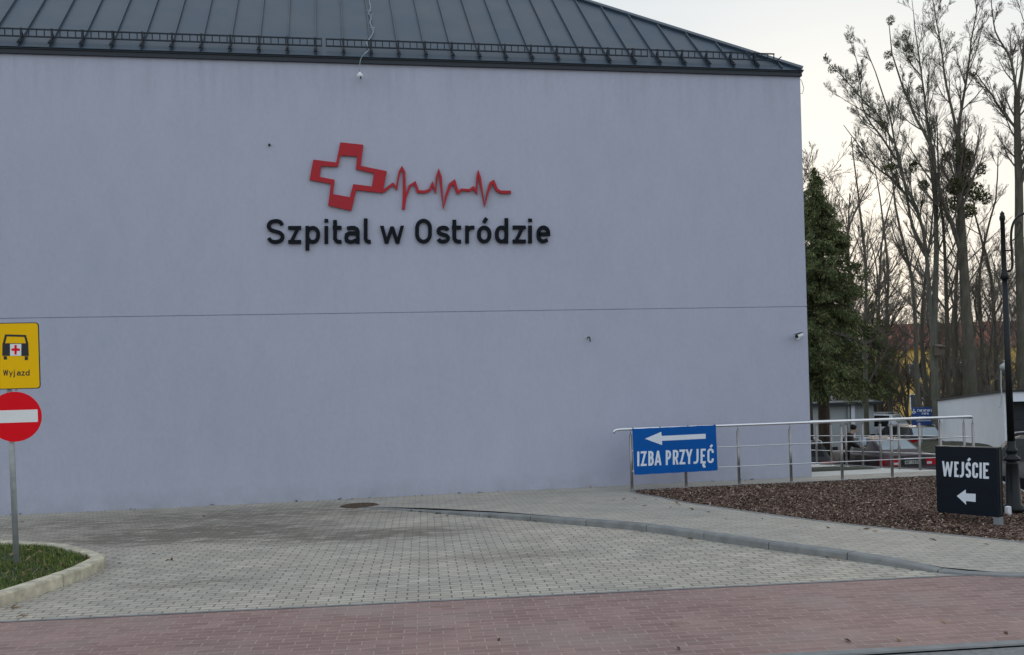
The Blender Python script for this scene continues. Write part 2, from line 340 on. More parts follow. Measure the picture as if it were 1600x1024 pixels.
# ------------------------------------------------------------------ stroke lettering
def ell(cx, cy, rx, ry, a0, a1, n=12):
    return [(cx+rx*math.cos(math.radians(a0+(a1-a0)*i/n)), cy+ry*math.sin(math.radians(a0+(a1-a0)*i/n))) for i in range(n+1)]
def glyph(ch, w, s):
    """stroke centre lines; cap height 1, baseline 0, box width w, stroke s -> [(points, closed)]"""
    a, b = s/2, w-s/2; lo, hi = s/2, 1-s/2; X = .72; xh = X-s/2; m = w/2
    acc = [([(m-.02, 1.08), (m+.12, 1.24)], False)]
    def O(t, bot): r = (b-a)/2; k = min(r*1.15, (t-bot)/2); return [(ell(m, t-k, r, k, 0, 180)+ell(m, bot+k, r, k, 180, 360), True)]
    if ch in 'SŚs':
        t = xh if ch == 's' else hi; c = (t+lo)/2; h = t-lo
        p = catmull([(b-.02, t-h*.2), (b-(b-a)*.18, t-h*.045), (m, t), (a+(b-a)*.13, t-h*.07), (a, t-h*.26), (a+(b-a)*.16, t-h*.42), (m, c), (b-(b-a)*.16, lo+h*.42), (b, lo+h*.26), (b-(b-a)*.13, lo+h*.07), (m, lo), (a+(b-a)*.18, lo+h*.045), (a, lo+h*.19)], 4)
        return [(p, False)]+(acc if ch == 'Ś' else [])
    if ch in 'zZ': t = xh if ch == 'z' else hi; return [([(0, t), (w, t)], False), ([(b-s*.1, t+s*.45), (a+s*.1, lo-s*.45)], 'slash'), ([(0, lo), (w, lo)], False)]
    if ch == 'p': return [([(a, -.27), (a, X)], False)]+O(xh, lo)
    if ch == 'd': return [([(b, 0), (b, 1.02)], False)]+O(xh, lo)
    if ch == 'i': return [([(m, 0), (m, X)], False), ([(m, .86), (m, 1.0)], False)]
    if ch == 'j': return [([(m, X), (m, -.12), (m-.05, -.22), (m-.16, -.24)], False), ([(m, .86), (m, 1.)], False)]
    if ch == 'l': return [([(a, 1.02), (a, .2), (a+.04, lo+.03), (a+.14, lo), (b+s/2, lo)], False)]
    if ch == 't': return [([(a+.1*w, .96), (a+.1*w, .2), (a+.1*w+.06, lo+.03), (a+.1*w+.16, lo), (w, lo)], False), ([(a-s*.4, xh), (w, xh)], False)]
    if ch == 'a': return [([(a+.03, xh-.03), (m-.05, xh), (m+.08, xh), (b-.05, xh-.05), (b, xh-.15), (b, 0)], False), ([(b, .42), (a+.12, .42), (a+.02, .36), (a, .24), (a+.02, .13), (a+.12, lo), (m, lo), (b, lo+.08)], False)]
    if ch in 'wW':
        t = X if ch == 'w' else 1.; u_ = w*.275; return [([(a, t), (u_, 0)], 'slash'), ([(u_, 0), (m, t*.96)], 'slash'), ([(m, t*.96), (w-u_, 0)], 'slash'), ([(w-u_, 0), (b, t)], 'slash')]
    if ch == 'y': return [([(a, X), (m, 0.02)], 'slash'), ([(b, X), (m-.12, -.26)], 'slash')]
    if ch in 'OÓ': return O(hi, lo)
    if ch in 'oó': return O(xh, lo)+([([(m-.02, .84), (m+.1, 1.02)], False)] if ch == 'ó' else [])
    if ch == 'r': return [([(a, 0), (a, X)], False), ([(a, .48), (a+.06, xh-.05), (a+.18, xh), (w, xh)], False)]
    if ch == 'e': r = (b-a)/2; k = min(r*1.15, (xh-lo)/2); return [([(a+.02, .37), (b, .37)]+ell(m, xh-k, r, k, 0, 180)+ell(m, lo+k, r, k, 180, 270)+[(b-.03, lo+.06)], False)]
    if ch == 'I': return [([(m, 0), (m, 1)], False)]
    if ch == '1': return [([(m, 0), (m, 1), (m-.22, .8)], False)]
    if ch == '7': return [([(a, hi), (b, hi), (m-.1, 0)], False)]
    if ch == 'B': return [([(a, 0), (a, 1)], False), ([(a, hi), (m, hi), (b-.04, hi-.06), (b-.02, .75), (b-.05, .58), (m, .53), (a, .53)], False), ([(m, .53), (b-.02, .46), (b, .27), (b-.04, lo+.06), (m, lo), (a, lo)], False)]
    if ch == 'A': return [([(a, 0), (m, 1.0)], 'slash'), ([(m, 1.0), (b, 0)], 'slash'), ([(w*.24, .26), (w*.76, .26)], False)]
    if ch == 'P' or ch == 'R':
        L = [([(a, 0), (a, 1)], False), ([(a, hi), (m, hi), (b-.03, hi-.07), (b, .72), (b-.03, .52), (m, .44), (a, .44)], False)]
        return L+([([(m, .5), (b, 0)], 'slash')] if ch == 'R' else [])
    if ch == 'Y': return [([(a, 1), (m, .44)], 'slash'), ([(b, 1), (m, .44)], 'slash'), ([(m, .47), (m, 0)], False)]
    if ch == 'J': return [([(b, 1), (b, .26), (b-.03, lo+.07), (b-.10, lo+.005), (m-.02, lo), (a-s*.3, lo)], False)]
    if ch in 'EĘ':
        return [([(b+s/2, hi), (a, hi), (a, lo), (b+s/2, lo)], False), ([(a, .52), (b, .52)], False)]+([([(b-.02, 0), (b-.09, -.12), (b-.04, -.22), (b+.06, -.22)], False)] if ch == 'Ę' else [])
    if ch in 'CĆ':
        r = (b-a)/2; k = r*1.15
        return [([(b, hi-.24)]+ell(m, hi-k, r, k, 20, 180)+ell(m, lo+k, r, k, 180, 340)+[(b, lo+.24)], False)]+(acc if ch == 'Ć' else [])
    if ch == 'N': return [([(a, 0), (a, 1)], False), ([(a, 1), (b, 0)], 'slash'), ([(b, 0), (b, 1)], False)]
    return []
def put_glyph(mb, pl, ch, xl, xr, base, top, stroke_px, o0, o1):
    """base/top: functions px -> py of baseline and cap line"""
    h = base(xl)-top(xl); w = (xr-xl)/h; sp = stroke_px/h
    q0 = pl.hit(xl, base(xl)); q1 = pl.hit(xl, top(xl)); q2 = pl.hit(xr, base(xr))
    hm = math.hypot(q1[0]-q0[0], q1[1]-q0[1]); sw = sp*hm
    for i, (pts, cl) in enumerate(glyph(ch, w, sp)):
        if cl == 'slash':
            (xa, ya), (xb, yb) = pts; hx = sp/2*(.8 if ch == 'W' else .9)*math.hypot(xb-xa, yb-ya)/abs(yb-ya); pts = [(xa-hx, ya), (xa+hx, ya), (xb+hx, yb), (xb-hx, yb)]
            mb.poly(pl, [pl.hit(xl+gx*h, base(xl+gx*h)-gy*(base(xl+gx*h)-top(xl+gx*h))) for gx, gy in pts], o0, o1+(o1-o0)*.04*i+.0006*i); continue
        L = []
        for gx, gy in pts:
            px = xl+gx*h; L.append(pl.hit(px, base(px)-gy*(base(px)-top(px))))
        mb.ribbon(pl, L, sw, o0, o1+(o1-o0)*.04*i+.0006*i, cl)
exec_parts = []
# ================================================================== BUILDING
WP = Plane((0, YW, 0), (1, 0, 0), (0, 0, 1))
bld = thing('hospital_building', (0, YW, 0), 'large blue-grey rendered hospital block with windowless facade and dark sheet metal roof', 'building')
XR = 8.915
b = MB(); b.box(-24, XR, YW, 25.6, -1.9, 3.289); b.box(-24, XR, YW, 25.6, 3.301, 7.74); b.box(-23.98, XR-.02, YW+.018, 25.58, 3.27, 3.32)
b.build('wall', 'stucco', bld)
YE = YW-.10; ZE = 7.828
MB().box(-24.1, XR+.015, YW-.055, YW+.3, 7.725, ZE-.004).box(-24.1, XR+.03, YW-.075, YW-.052, ZE-.03, ZE-.008).build('fascia', 'fascia', bld)
TAN = .864
def on_roof(px, py, lift=0.):
    d = ray(px, py); t = (ZE+lift-H-TAN*YE)/(d[2]-TAN*d[1]); return EYE+d*t
hp_ = on_roof(905, 0); c0 = np.array([XR+.04, YE, ZE]); hd = (hp_-c0); kx = hd[0]/hd[1]      # dx per dy along the hip
YR = YE+4.2; ZR = ZE+4.2*TAN; xr = c0[0]+kx*4.2; YB = YE+8.4
V = [(-24.1, YE, ZE), (c0[0], YE, ZE), (c0[0], YB, ZE), (-24.1, YB, ZE), (-24.1, YR, ZR), (xr, YR, ZR)]
Vb = [(x, y, z-.006) for x, y, z in V[:4]]
b = RB = MB(); b.add(V+Vb, [(0, 1, 5, 4), (1, 2, 5), (2, 3, 4, 5), (3, 0, 4), (9, 8, 7, 6), (0, 6, 7, 1), (1, 7, 8, 2)])
# standing seams, each half a metre, clipped by the hip
x0 = AX(831, 90, 1, YE+.1)[0]; x9 = AX(1181.5, 98, 1, YE+.1)[0]; SP = (x9-x0)/9
seamx = [x0+SP*k for k in range(-44, 13)]
nrm = np.array([0, -TAN, 1.]); nrm /= np.linalg.norm(nrm); sl = np.array([0, 1., TAN]); SL = np.linalg.norm(sl); sl = sl/SL
b = RB
for x in seamx:
    if x > c0[0]-.12 or x < -24: continue
    L = (min(YR, YE+(c0[0]-x)/(-kx)) - YE)*SL if kx < 0 else 4.2*SL
    j = rnd.uniform(-.006, .006)
    b.frame((x+j, YE, ZE), (1, 0, 0), sl, nrm, -.009, .009, .01, L, 0, .042)
b.build('roof', 'roof', bld)
hl = np.array([kx, 1, TAN]); hL = np.linalg.norm(hl)
side = np.cross(hl/hL, nrm); 
MB().frame(c0, hl/hL, side, nrm, .05, 4.2*hL, -.07, .05, .0, .05).build('hip_cap', 'roof', bld)
# snow guards
YG = YE+.17
zt = AX(831, 72, 1, YG)[2]; zb = AX(831, 82.5, 1, YG)[2]; zf = ZE+TAN*(YG-YE)
gx = [AX(p, q, 1, YG)[0] for p, q in ((506, 66), (1014, 80), (1210, 85))]
segs = [(gx[0]-12.1, gx[0]-6.06), (gx[0]-6.03, gx[0]-.03), (gx[0]+.03, gx[1]-.02), (gx[1]+.03, gx[2])]
for (xa, xb) in segs:
    xm = (xa+xb)/2
    b = MB(); b.box(xa, xb, YG-.011, YG+.011, zt-.011, zt+.011); b.box(xa, xb, YG-.011, YG+.011, zb-.011, zb+.011)
    n = int(round((xb-xa)/.125))
    for i in range(n+1):
        x = xa+.012+(xb-xa-.024)*i/n; b.box(x-.008, x+.008, YG-.007, YG+.007, zb+.0115, zt-.0115)
    g = b.build('snow_guard', 'guard', bld)
    for x in seamx:
        if xa < x < xb and x < c0[0]-.25:
            m = MB(); m.box(x-.016, x+.016, YG-.028, YG-.0115, zf-.04, zt+.015)
            m.frame((x, YE+.05, ZE+.05*TAN), (1, 0, 0), sl, nrm, -.03, .03, -.02, .10, .035, .06)
            m.frame((x, YE+.05, ZE+.05*TAN), (1, 0, 0), sl, nrm, -.012, .012, .02, .26, .0605, .075)
            m.frame((x, YG-.012, zt-.01), (1, 0, 0), (0, .8, -.6), (0, .6, .8), -.01, .01, 0, .22, -.012, .004)
            m.build('guard_bracket', 'guard', g)
g = MB().tube([(gx[2]+.02, YG, zb-.02), (gx[2]+.14, YG, zt-.05)], .012, 6).tube([(gx[2]-.02, YG, zb-.05), (gx[2]+.10, YG, zb-.01)], .008, 6).build('loose_guard_end', 'guard', bld)
MB().tube([AX(p, q, 1, YW+.02) for p, q in ((1248.5, 121), (1253, 128), (1256, 138), (1254, 146), (1249.5, 147))], .005, 5).build('wire_loop', 'fascia', bld)
# pale cable with a bulb hanging over the eaves
pts = [on_roof(p, q, .06) for p, q in ((575, -60), (577, -20), (577, 0), (579, 12), (576, 20), (580, 27), (578, 36), (582, 44), (583, 50), (580, 57), (576, 62), (573, 66), (575, 73), (577, 78))]
pts += [AX(p, q, 1, YW-.14) for p, q in ((571, 83), (565, 90), (562.5, 98), (562, 112))]
cb = MB().tube(catmull(pts, 4), .0075, 6)
for p, q in ((577, 18), (579, 24), (582, 45), (574, 64)):
    o = on_roof(p, q, .07); cb.tube([o+np.array([-.05, -.02, .02]), o, o+np.array([.045, .0, .035])], .006, 5); cb.tube([o+np.array([-.03, 0, -.03]), o, o+np.array([.05, -.01, -.02])], .005, 5)
bc = AX(562.5, 118, 1, YW-.14)
cable = thing('hanging_cable', pts[-1], 'pale twisted cable hanging over the roof eaves, ending in a small white bulb', 'cable')
cb.build('cord', 'cable', cable, True)
MB().lathe(bc, [(.004, .06), (.02, .055), (.022, .035), (.05, .02), (.058, -.005), (.045, -.04), (.012, -.058)], 14).build('bulb', 'white_plastic', cable, True)
MB().lathe(bc+np.array([.012, -.05, -.05]), [(.004, .02), (.012, .01), (.01, -.03)], 8).build('bulb_clip', 'dark_plastic', cable, True)
# emblem
emb = thing('hospital_emblem', WP.pt(*WP.hit(560, 330)), 'red tilted hollow cross running into a heartbeat line, mounted above the black hospital lettering', 'emblem')
Z = lambda x, y: (480+x/8.193, 215+y/8.193)
outer = [Z(*p) for p in ((425, 72), (718, 103), (685, 372), (1018, 440), (965, 718), (628, 680), (565, 945), (268, 878), (305, 600), (30, 550), (80, 292), (372, 330))]
inner = [Z(*p) for p in ((425, 238), (640, 250), (622, 415), (855, 468), (828, 635), (590, 605), (545, 772), (330, 733), (352, 550), (160, 512), (180, 375), (395, 382))]
O_ = [WP.hit(*p) for p in outer]; I_ = [WP.hit(*p) for p in inner]
b = MB(); n = 12
for off in (.02, .055): b.v += [tuple(WP.pt(a, c, off)) for a, c in O_]+[tuple(WP.pt(a, c, off)) for a, c in I_]
for i in range(n):
    j = (i+1) % n
    b.f += [(i, j, n+j, n+i), (24+i, 24+n+i, 24+n+j, 24+j), (i, 24+i, 24+j, j), (n+i, n+j, 24+n+j, 24+n+i)]
b.build('hollow_cross', 'red_acrylic', emb)
Z4 = lambda x, y: (400+x/3.333, 200+y/3.333)
ecg = [(662, 334), (690, 312), (712, 294), (731, 318), (737, 280), (747, 232), (759, 213), (770, 232), (772, 330), (767, 428), (777, 368), (800, 306), (827, 289), (842, 335), (880, 336), (905, 325), (918, 294), (934, 335), (940, 260), (950, 226), (960, 262), (974, 422), (990, 355), (1009, 300), (1030, 284), (1049, 340), (1070, 325), (1110, 329), (1130, 315), (1146, 340), (1150, 262), (1155, 232), (1163, 262), (1188, 410), (1205, 338), (1221, 292), (1234, 284), (1251, 326), (1272, 338), (1325, 338)]
wd = [14, 13, 11, 11, 9, 11, 13, 13, 15, 13, 10, 12, 12, 14, 14, 13, 13, 11, 10, 11, 14, 6, 11, 16, 17, 13, 12, 13, 13, 11, 9, 10, 13, 6, 11, 16, 15, 14, 15, 15]
L = [WP.hit(*Z4(*p)) for p in ecg]
MB().ribbon(WP, L, [w/3.333/86 for w in wd], .02, .045, False, .0006).build('heartbeat_line', 'red_acrylic', emb)
# lettering on the facade
let = thing('facade_lettering', WP.pt(*WP.hit(640, 385)), 'black raised letters reading Szpital w Ostródzie across the middle of the facade', 'lettering')
base = lambda x: 200+605/3.333-.002*(x-420)+.3; cap = lambda x: base(x)-38.6
for ch, a, c in (('S', 57, 149), ('z', 168, 236), ('p', 258, 334), ('i', 355, 378), ('t', 397, 446), ('a', 460, 540), ('l', 561, 598), ('w', 645, 771), ('O', 828, 915), ('s', 939, 1009), ('t', 1017, 1067), ('r', 1088, 1136), ('ó', 1150, 1224), ('d', 1243, 1312), ('z', 1335, 1403), ('i', 1414, 1437), ('e', 1459, 1530)):
    mb = MB(); put_glyph(mb, WP, ch, 400+a/3.333, 400+c/3.333, base, cap, 5.9, .018, .05); mb.build('letter', 'black_acrylic', let)
# small fittings on the wall
def disc(mb, pl, px, py, r, o0, o1, k=12):
    a, c = pl.hit(px, py); return mb.poly(pl, [(a+r*math.cos(2*math.pi*i/k), c+r*math.sin(2*math.pi*i/k)) for i in range(k)], o0, o1)
o = disc(MB(), WP, 421, 227, .022, -.005, .03); disc(o, WP, 421, 227, .012, .03, .06)
tag(o.build('wall_bolt', 'dark_plastic', base=WP.pt(*WP.hit(421, 227))), 'tiny black bolt in the wall up and left of the red cross', 'bolt')
hk = WP.hit(918, 529); P0 = WP.pt(*hk)
hook = thing('wall_bracket', P0, 'small black bent bracket on the plain wall above the railing banner', 'bracket')
MB().box(P0[0]-.025, P0[0]+.03, YW-.008, YW+.01, P0[2]-.02, P0[2]+.025).build('base_plate', 'galv', hook)
MB().tube(catmull([P0, P0+(.0, -.05, .02), P0+(.02, -.09, .005), P0+(.024, -.10, -.07)], 5), .011, 8).build('hook', 'dark_plastic', hook, True)
P0 = WP.pt(*WP.hit(1246, 526))
cam = thing('security_camera', P0, 'white bullet security camera on the wall close to the right corner', 'camera')
MB().lathe((0, 0, 0), [(.055, 0), (.055, .02), (.03, .035)], 14)
b = MB(); disc(b, WP, 1246, 526, .06, .0, .025, 16); b.build('wall_mount', 'white_plastic', cam)
MB().tube([P0+(0, -.02, 0), P0+(-.03, -.12, -.01)], .02, 8).build('arm', 'white_plastic', cam, True)
a = P0+np.array([.03, -.13, .025]); c = P0+np.array([-.135, -.24, -.012])
MB().tube([a, a+(c-a)*.1, a+(c-a)*.97, c], [.032, .042, .045, .042], 14).build('housing', 'white_plastic', cam, True)
d = (c-a)/np.linalg.norm(c-a)
MB().tube([c-d*.002, c+d*.012], [.037, .03], 14).build('lens', 'dark_plastic', cam, True)
MB().frame(a, d, np.cross(d, (0, 0, 1)), (0, 0, 1), .02, .24, -.045, .045, .045, .052).build('sun_shield', 'dark_plastic', cam)
# ================================================================== GROUND
def sheet(name, rows, mat, kind='structure', parent=None):
    """rows: list of equal-length lists of points"""
    n = len(rows[0]); v = [p for r in rows for p in r]
    f = [(i*n+j, i*n+j+1, (i+1)*n+j+1, (i+1)*n+j) for i in range(len(rows)-1) for j in range(n-1)]
    return tag(obj(name, v, f, mat), kind=kind)
def hpz(y): return float(np.interp(y, [9, 15, 27, 40, 60, 120, 400], [-.35, -.76, -1.5, -1.75, -1.8, -1.85, -2.]))
def edge(y): return float(np.interp(y, [11.8, 12.3, 12.5, 16.4, 16.6, 26, 27], [60, 30, 9.9, 11.7, 11.75, 11.75, 8.95]))
ys = [-60, -20, 0, 5, 9, 11.7, 12.3, 12.6, 14, 15.5, 16.5, 18, 20, 23, 26, 26.9, 27.3, 30, 35, 45, 60, 90, 150, 400, 900]
rows = []
for y in ys:
    e = edge(y) if y < 27 else (-60)
    near = -.09 if y < 20 else -.09-(y-20)*.06
    if y >= 27.3: xs = [-600, -100, -61, -59, 0, 8, 12, 20, 35, 70, 200, 900]; zs = [hpz(y)]*12
    else:
        xs = [-600, -100, -30, -10, 2, 8.5, e-.25, e-.1, e+20, e+60, 300, 900]; zs = [near]*7+[hpz(y)]*5
    rows.append([(x, y, z) for x, z in zip(xs, zs)])
sheet('ground', rows, 'ground')
# parking ground right behind
rows = []
for y in (12.62, 14, 16.4, 16.6, 20, 26, 27.4, 33, 40, 50, 58):
    e = edge(y)-.02 if y < 27 else 2.
    rows.append([(x, y, hpz(y)+.02) for x in (e, e+3, e+10, e+25, e+45)])
sheet('parking_lot', rows, 'asphalt')
RL = lambda x: 8.635-.0849*x      # boundary between red and grey blocks
BL = lambda x: 6.235-.0745*x      # near edge of the red strip
xs = [-26, -14, -8, -5, -2, 1, 4, 7, 10, 18, 30]
sheet('driveway', [[(x, RL(x), 0) for x in xs], [(x, 11.5, 0) for x in xs], [(x, 12.2, 0) for x in xs]], 'pave_grey')
xs2 = [-26, -14, -8, -5, -2, 1, 4, 7, 9.0]
sheet('driveway', [[(x, 12.2, 0) for x in xs2], [(x, 15, 0) for x in xs2], [(x, YW+.05, 0) for x in xs2]], 'pave_grey')
sheet('crossing_strip', [[(x, BL(x)+.1, 0) for x in xs], [(x, RL(x)-.045, 0) for x in xs]], 'pave_red')
sheet('paver_border', [[(x, RL(x)-.045, .0035) for x in xs], [(x, RL(x)+.01, .0035) for x in xs]], 'kerb')
sheet('road_kerb', [[(x, BL(x), .0) for x in xs], [(x, BL(x)+.004, .012) for x in xs], [(x, BL(x)+.096, .012) for x in xs], [(x, BL(x)+.1, .0) for x in xs]], 'kerb')
sheet('road', [[(x, -30, -.01) for x in xs], [(x, BL(x), -.01) for x in xs]], 'road_asphalt')
# kerbs
def resample(P, step):
    P = [np.array(p, float) for p in P]; s = [0]
    for i in range(1, len(P)): s.append(s[-1]+np.linalg.norm(P[i][:2]-P[i-1][:2]))
    n = max(2, int(round(s[-1]/step))); t = np.linspace(0, s[-1], n*4+1); A = np.array(P)
    return np.stack([np.interp(t, s, A[:, k]) for k in range(A.shape[1])], 1), n
def kerb(name, path, hs, width, mat, flip=1, stone=1., gap=.006, z0=-.05):
    pts = catmull([(p[0], p[1], h) for p, h in zip(path, hs)], 8); A, n = resample(pts, stone); b = MB()
    T = np.gradient(A[:, :2], axis=0); T /= np.linalg.norm(T, axis=1)[:, None]; N = np.stack([-T[:, 1], T[:, 0]], 1)*flip
    for k in range(n):
        idx = range(k*4, k*4+5); base_ = len(b.v)
        jz = rnd.uniform(-.003, .003)
        for q, i in enumerate(idx):
            p = A[i, :2].copy()
            if q == 0: p += T[i]*gap
            if q == 4: p -= T[i]*gap
            h = A[i, 2]+jz; ch = min(.018, max(h*.3, .002))
            for (o, z) in ((0, z0), (0, h-ch), (ch*.7, h), (width-.004, h), (width, h-.01), (width, z0)):
                w = p+N[i]*o; b.v.append((w[0], w[1], z))
        for q in range(4):
            for j in range(6): b.f.append((base_+q*6+j, base_+q*6+(j+1) % 6, base_+(q+1)*6+(j+1) % 6, base_+(q+1)*6+j))
        b.f.append(tuple(base_+j for j in range(6))[::-1]); b.f.append(tuple(base_+24+j for j in range(6)))
    tag(b.build(name, mat), kind='structure'); return A[:, :2], A[:, :2]+N*width
kp = [(600, 796), (700, 804), (780, 810.5), (900, 821), (1000, 830), (1100, 844), (1200, 859), (1300, 872.5), (1400, 886.4), (1480, 897)]
KP = [G(x, y)[:2] for x, y in kp]
path = [(-.05, 16.25)]+[tuple(p) for p in KP]+[(6.1, 7.85), (7.2, 7.45), (9.5, 7.1), (14, 6.8)]
khs = [.003, .012, .04, .062, .08, .085, .085, .08, .08, .06, .022, .02, .02, .02, .02]
KO, KI = kerb('kerb', path, khs, .14, 'kerb', 1)
kyx = sorted([(y, x) for x, y in KI]); KY = [q[0] for q in kyx]; KX = [q[1] for q in kyx]
def mul_l(y): return float(np.interp(y, [7.4, 8.2, 9.29, 10.67, 11.47, 12.72, 14.26, 15.4, 16.1, 16.36], [9.9, 8.4, 7.14, 6.41, 6.02, 5.58, 5.10, 4.96, 4.93, 4.98]))
def khy(y): return float(np.interp(y, [7, 8.2, 8.8, 9.5, 14, 15, 15.8, 16.3], [.02, .022, .06, .08, .08, .055, .02, .008]))
rows = []
for y in list(np.arange(7.2, 16.3, .3))+[16.34]:
    kx_ = float(np.interp(y, KY, KX))+.002; m = mul_l(y)
    rows.append([(kx_+(m-kx_)*t, y, (khy(y)-.003)*(1-t)+min(khy(y), .045)*t) for t in (0, .25, .5, .75, 1)])
sheet('sidewalk', rows, 'pave_walk')
sheet('sidewalk', [[(x, y, .0075) for x in (.1, 2, 4.0, 4.98, 7, 9, 11.72)] for y in (16.342, 16.9, YW+.04)], 'pave_walk')
sheet('sidewalk', [[(x, y, z) for x in (XR-.1, 10, 11, 11.72)] for y, z in ((YW+.041, .0075), (18.2, -.03), (20, -.12), (22.3, -.21), (24, -.28), (26.9, -.42))], 'pave_ramp')
# raised edge of the ramp and the plateau
MBw = MB()
for ya, yb, za, zb_ in ((16.45, 18.2, .02, -.02), (18.2, 20, -.02, -.10), (20, 22.3, -.10, -.19), (22.3, 26.9, -.19, -.40)):
    MBw.add([(11.725, ya, za), (11.86, ya, za), (11.86, yb, zb_), (11.725, yb, zb_), (11.725, ya, -2), (11.86, ya, -2), (11.86, yb, -2), (11.725, yb, -2)], [(0, 1, 2, 3), (1, 5, 6, 2), (0, 3, 7, 4), (0, 4, 5, 1), (3, 2, 6, 7)])
for (xa, ya), (xb, yb) in (((11.8, 16.45), (9.93, 12.5)), ((9.93, 12.5), (32, 12.2))):
    d = np.array([xb-xa, yb-ya]); d /= np.linalg.norm(d); nn = np.array([-d[1], d[0]])*.06
    MBw.add([(xa-nn[0], ya-nn[1], .03), (xa+nn[0], ya+nn[1], .03), (xb+nn[0], yb+nn[1], .03), (xb-nn[0], yb-nn[1], .03), (xa-nn[0], ya-nn[1], -2), (xa+nn[0], ya+nn[1], -2), (xb+nn[0], yb+nn[1], -2), (xb-nn[0], yb-nn[1], -2)], [(0, 1, 2, 3), (0, 4, 5, 1), (1, 5, 6, 2), (2, 6, 7, 3), (3, 7, 4, 0)])
tag(MBw.build('retaining_kerb', 'kerb'), kind='structure')
# mulch bed
def mul_r(y): return float(np.interp(y, [7.4, 12.2, 12.55, 16.36], [16, 15, 9.95, 11.72]))
def mulz(x, y):
    l, r = mul_l(y), min(mul_r(y), 12.5); bump_ = .105*math.exp(-(((x-7.35)/.42)**2+((y-11.35)/.5)**2)); e = max(0, min(x-l, r-x, 16.4-y, 1.2))/1.2
    return bump_+.018+.035*e**.7*(1. if x < 7. else max(0., 1-(x-7)*1.2))+.012*math.sin(x*3.1+y*1.7)*e+.012*math.sin(x*7.3-y*5.1)*e
rows = []
for y in np.arange(7.4, 16.37, .128):
    l, r = mul_l(y)+.05, mul_r(y); rows.append([(l+(r-l)*(i/44), y, mulz(l+(r-l)*(i/44), y)) for i in range(45)])
sheet('mulch_bed', rows, 'mulch')
rows = []
for y in list(np.arange(7.4, 16.3, .25))+[16.34]:
    m = mul_l(y); z = min(khy(y), .045)+.006; rows.append([(m-.005, y, -.02), (m-.005, y, z), (m+.055, y, z), (m+.055, y, -.02)])
sheet('path_edging', rows, 'kerb')
tag(MB().box(4.95, 11.7, 16.36, 16.42, -.05, .04).build('path_edging', 'kerb'), kind='structure')
def scatter(name, mat, pts, lw, hgt, tilt, group=None, bend=.25):
    P = np.array(pts); N = len(P); a = NP.uniform(0, 2*np.pi, N)
    L = NP.uniform(lw[0], lw[1], N)*.5; W = NP.uniform(lw[2], lw[3], N)*.5
    d = np.stack([np.cos(a), np.sin(a), NP.normal(0, tilt, N)], 1); d /= np.linalg.norm(d, axis=1)[:, None]
    s = np.stack([-np.sin(a), np.cos(a), NP.normal(0, tilt, N)], 1)
    up = np.cross(d, s); c = P+up*NP.uniform(0, hgt, N)[:, None]
    w2 = W*NP.uniform(.4, 1, N)
    v = np.stack([c-d*L[:, None]-s*W[:, None], c-d*L[:, None]*.8+s*W[:, None]*.7, c+d*L[:, None]+s*w2[:, None], c+d*L[:, None]*.9-s*w2[:, None]], 1)
    m = np.stack([c-d*L[:, None]*0-s*W[:, None]*0+up*(L*bend)[:, None]], 1)
    V = np.concatenate([v, m], 1).reshape(-1, 3); k = np.arange(N)[:, None]*5
    Q = np.concatenate([k+np.array([[0, 3, 4]]), k+np.array([[3, 2, 4]]), k+np.array([[2, 1, 4]]), k+np.array([[1, 0, 4]])], 0)
    o = obj_np(name, V, Q, mat); tag(o, kind='stuff'); return o
pts = []
while len(pts) < 78000:
    y = rnd.uniform(8., 16.36); l, r = mul_l(y)+.03, min(mul_r(y), 11.9); x = l+(r-l)*rnd.random()
    pts.append((x, y, mulz(x, y)+rnd.uniform(.0, .012)))
scatter('bark_mulch', 'chips', pts, (.014, .075, .006, .024), .012, .5)
# island with lawn
Z2 = lambda x, y, z=0.: G(x/3.88, 760+y/3.88, z)
front = [Z2(-700, 900), Z2(-260, 812), Z2(0, 737), Z2(200, 672), Z2(350, 620), Z2(500, 567), Z2(600, 516), Z2(648, 484)]
back = [Z2(606, 404, .12), Z2(540, 382, .12), Z2(400, 350, .12), Z2(240, 336, .12), Z2(110, 330, .12)]
ip = [p[:2] for p in front]+[p[:2] for p in back]+[(-6.0, 14.75), (-9, 15.4)]
KO2, KI2 = kerb('island_kerb', ip, [.12]*len(ip), .15, 'kerb_warm', 1)
poly = [tuple(p) for p in KI2]+[(-12, 15.5), (-12, 8)]
def inside(x, y, P):
    c = False; j = len(P)-1
    for i in range(len(P)):
        if (P[i][1] > y) != (P[j][1] > y) and x < (P[j][0]-P[i][0])*(y-P[i][1])/(P[j][1]-P[i][1])+P[i][0]: c = not c
        j = i
    return c
cx, cy = -6., 12.
vs = [(cx, cy, .10)]+[(x, y, .085) for x, y in poly]
tag(obj('lawn_soil', vs, [(0, i+1, (i+1) % len(poly)+1) for i in range(len(poly))], 'soil'), kind='structure')
N = 60000; X = NP.uniform(-7.2, -2.7, N); Y = NP.uniform(9.3, 14.8, N)
dens = (np.sin(X*5.3+Y*2.1)+np.sin(X*2.2-Y*4.7)+np.sin(X*11+Y*7))/3
keep = np.array([inside(x, y, poly) for x, y in zip(X, Y)]) & (NP.uniform(-1.3, .6, N) < dens+.2)
X, Y = X[keep], Y[keep]; N = len(X); h = NP.uniform(.02, .06, N)*(1+.35*dens[keep]); a = NP.uniform(0, 6.28, N); w = NP.uniform(.004, .008, N)
B0 = np.stack([X, Y, np.full(N, .086)], 1); dx = np.stack([np.cos(a), np.sin(a), 0*a], 1)*w[:, None]
tip = B0+np.stack([NP.normal(0, .022, N), NP.normal(0, .022, N), h], 1)
obv = np.stack([B0-dx, B0+dx, tip], 1).reshape(-1, 3); tag(obj_np('lawn_grass', obv, np.arange(3*N).reshape(-1, 3), 'grass'), kind='stuff')
pts = []
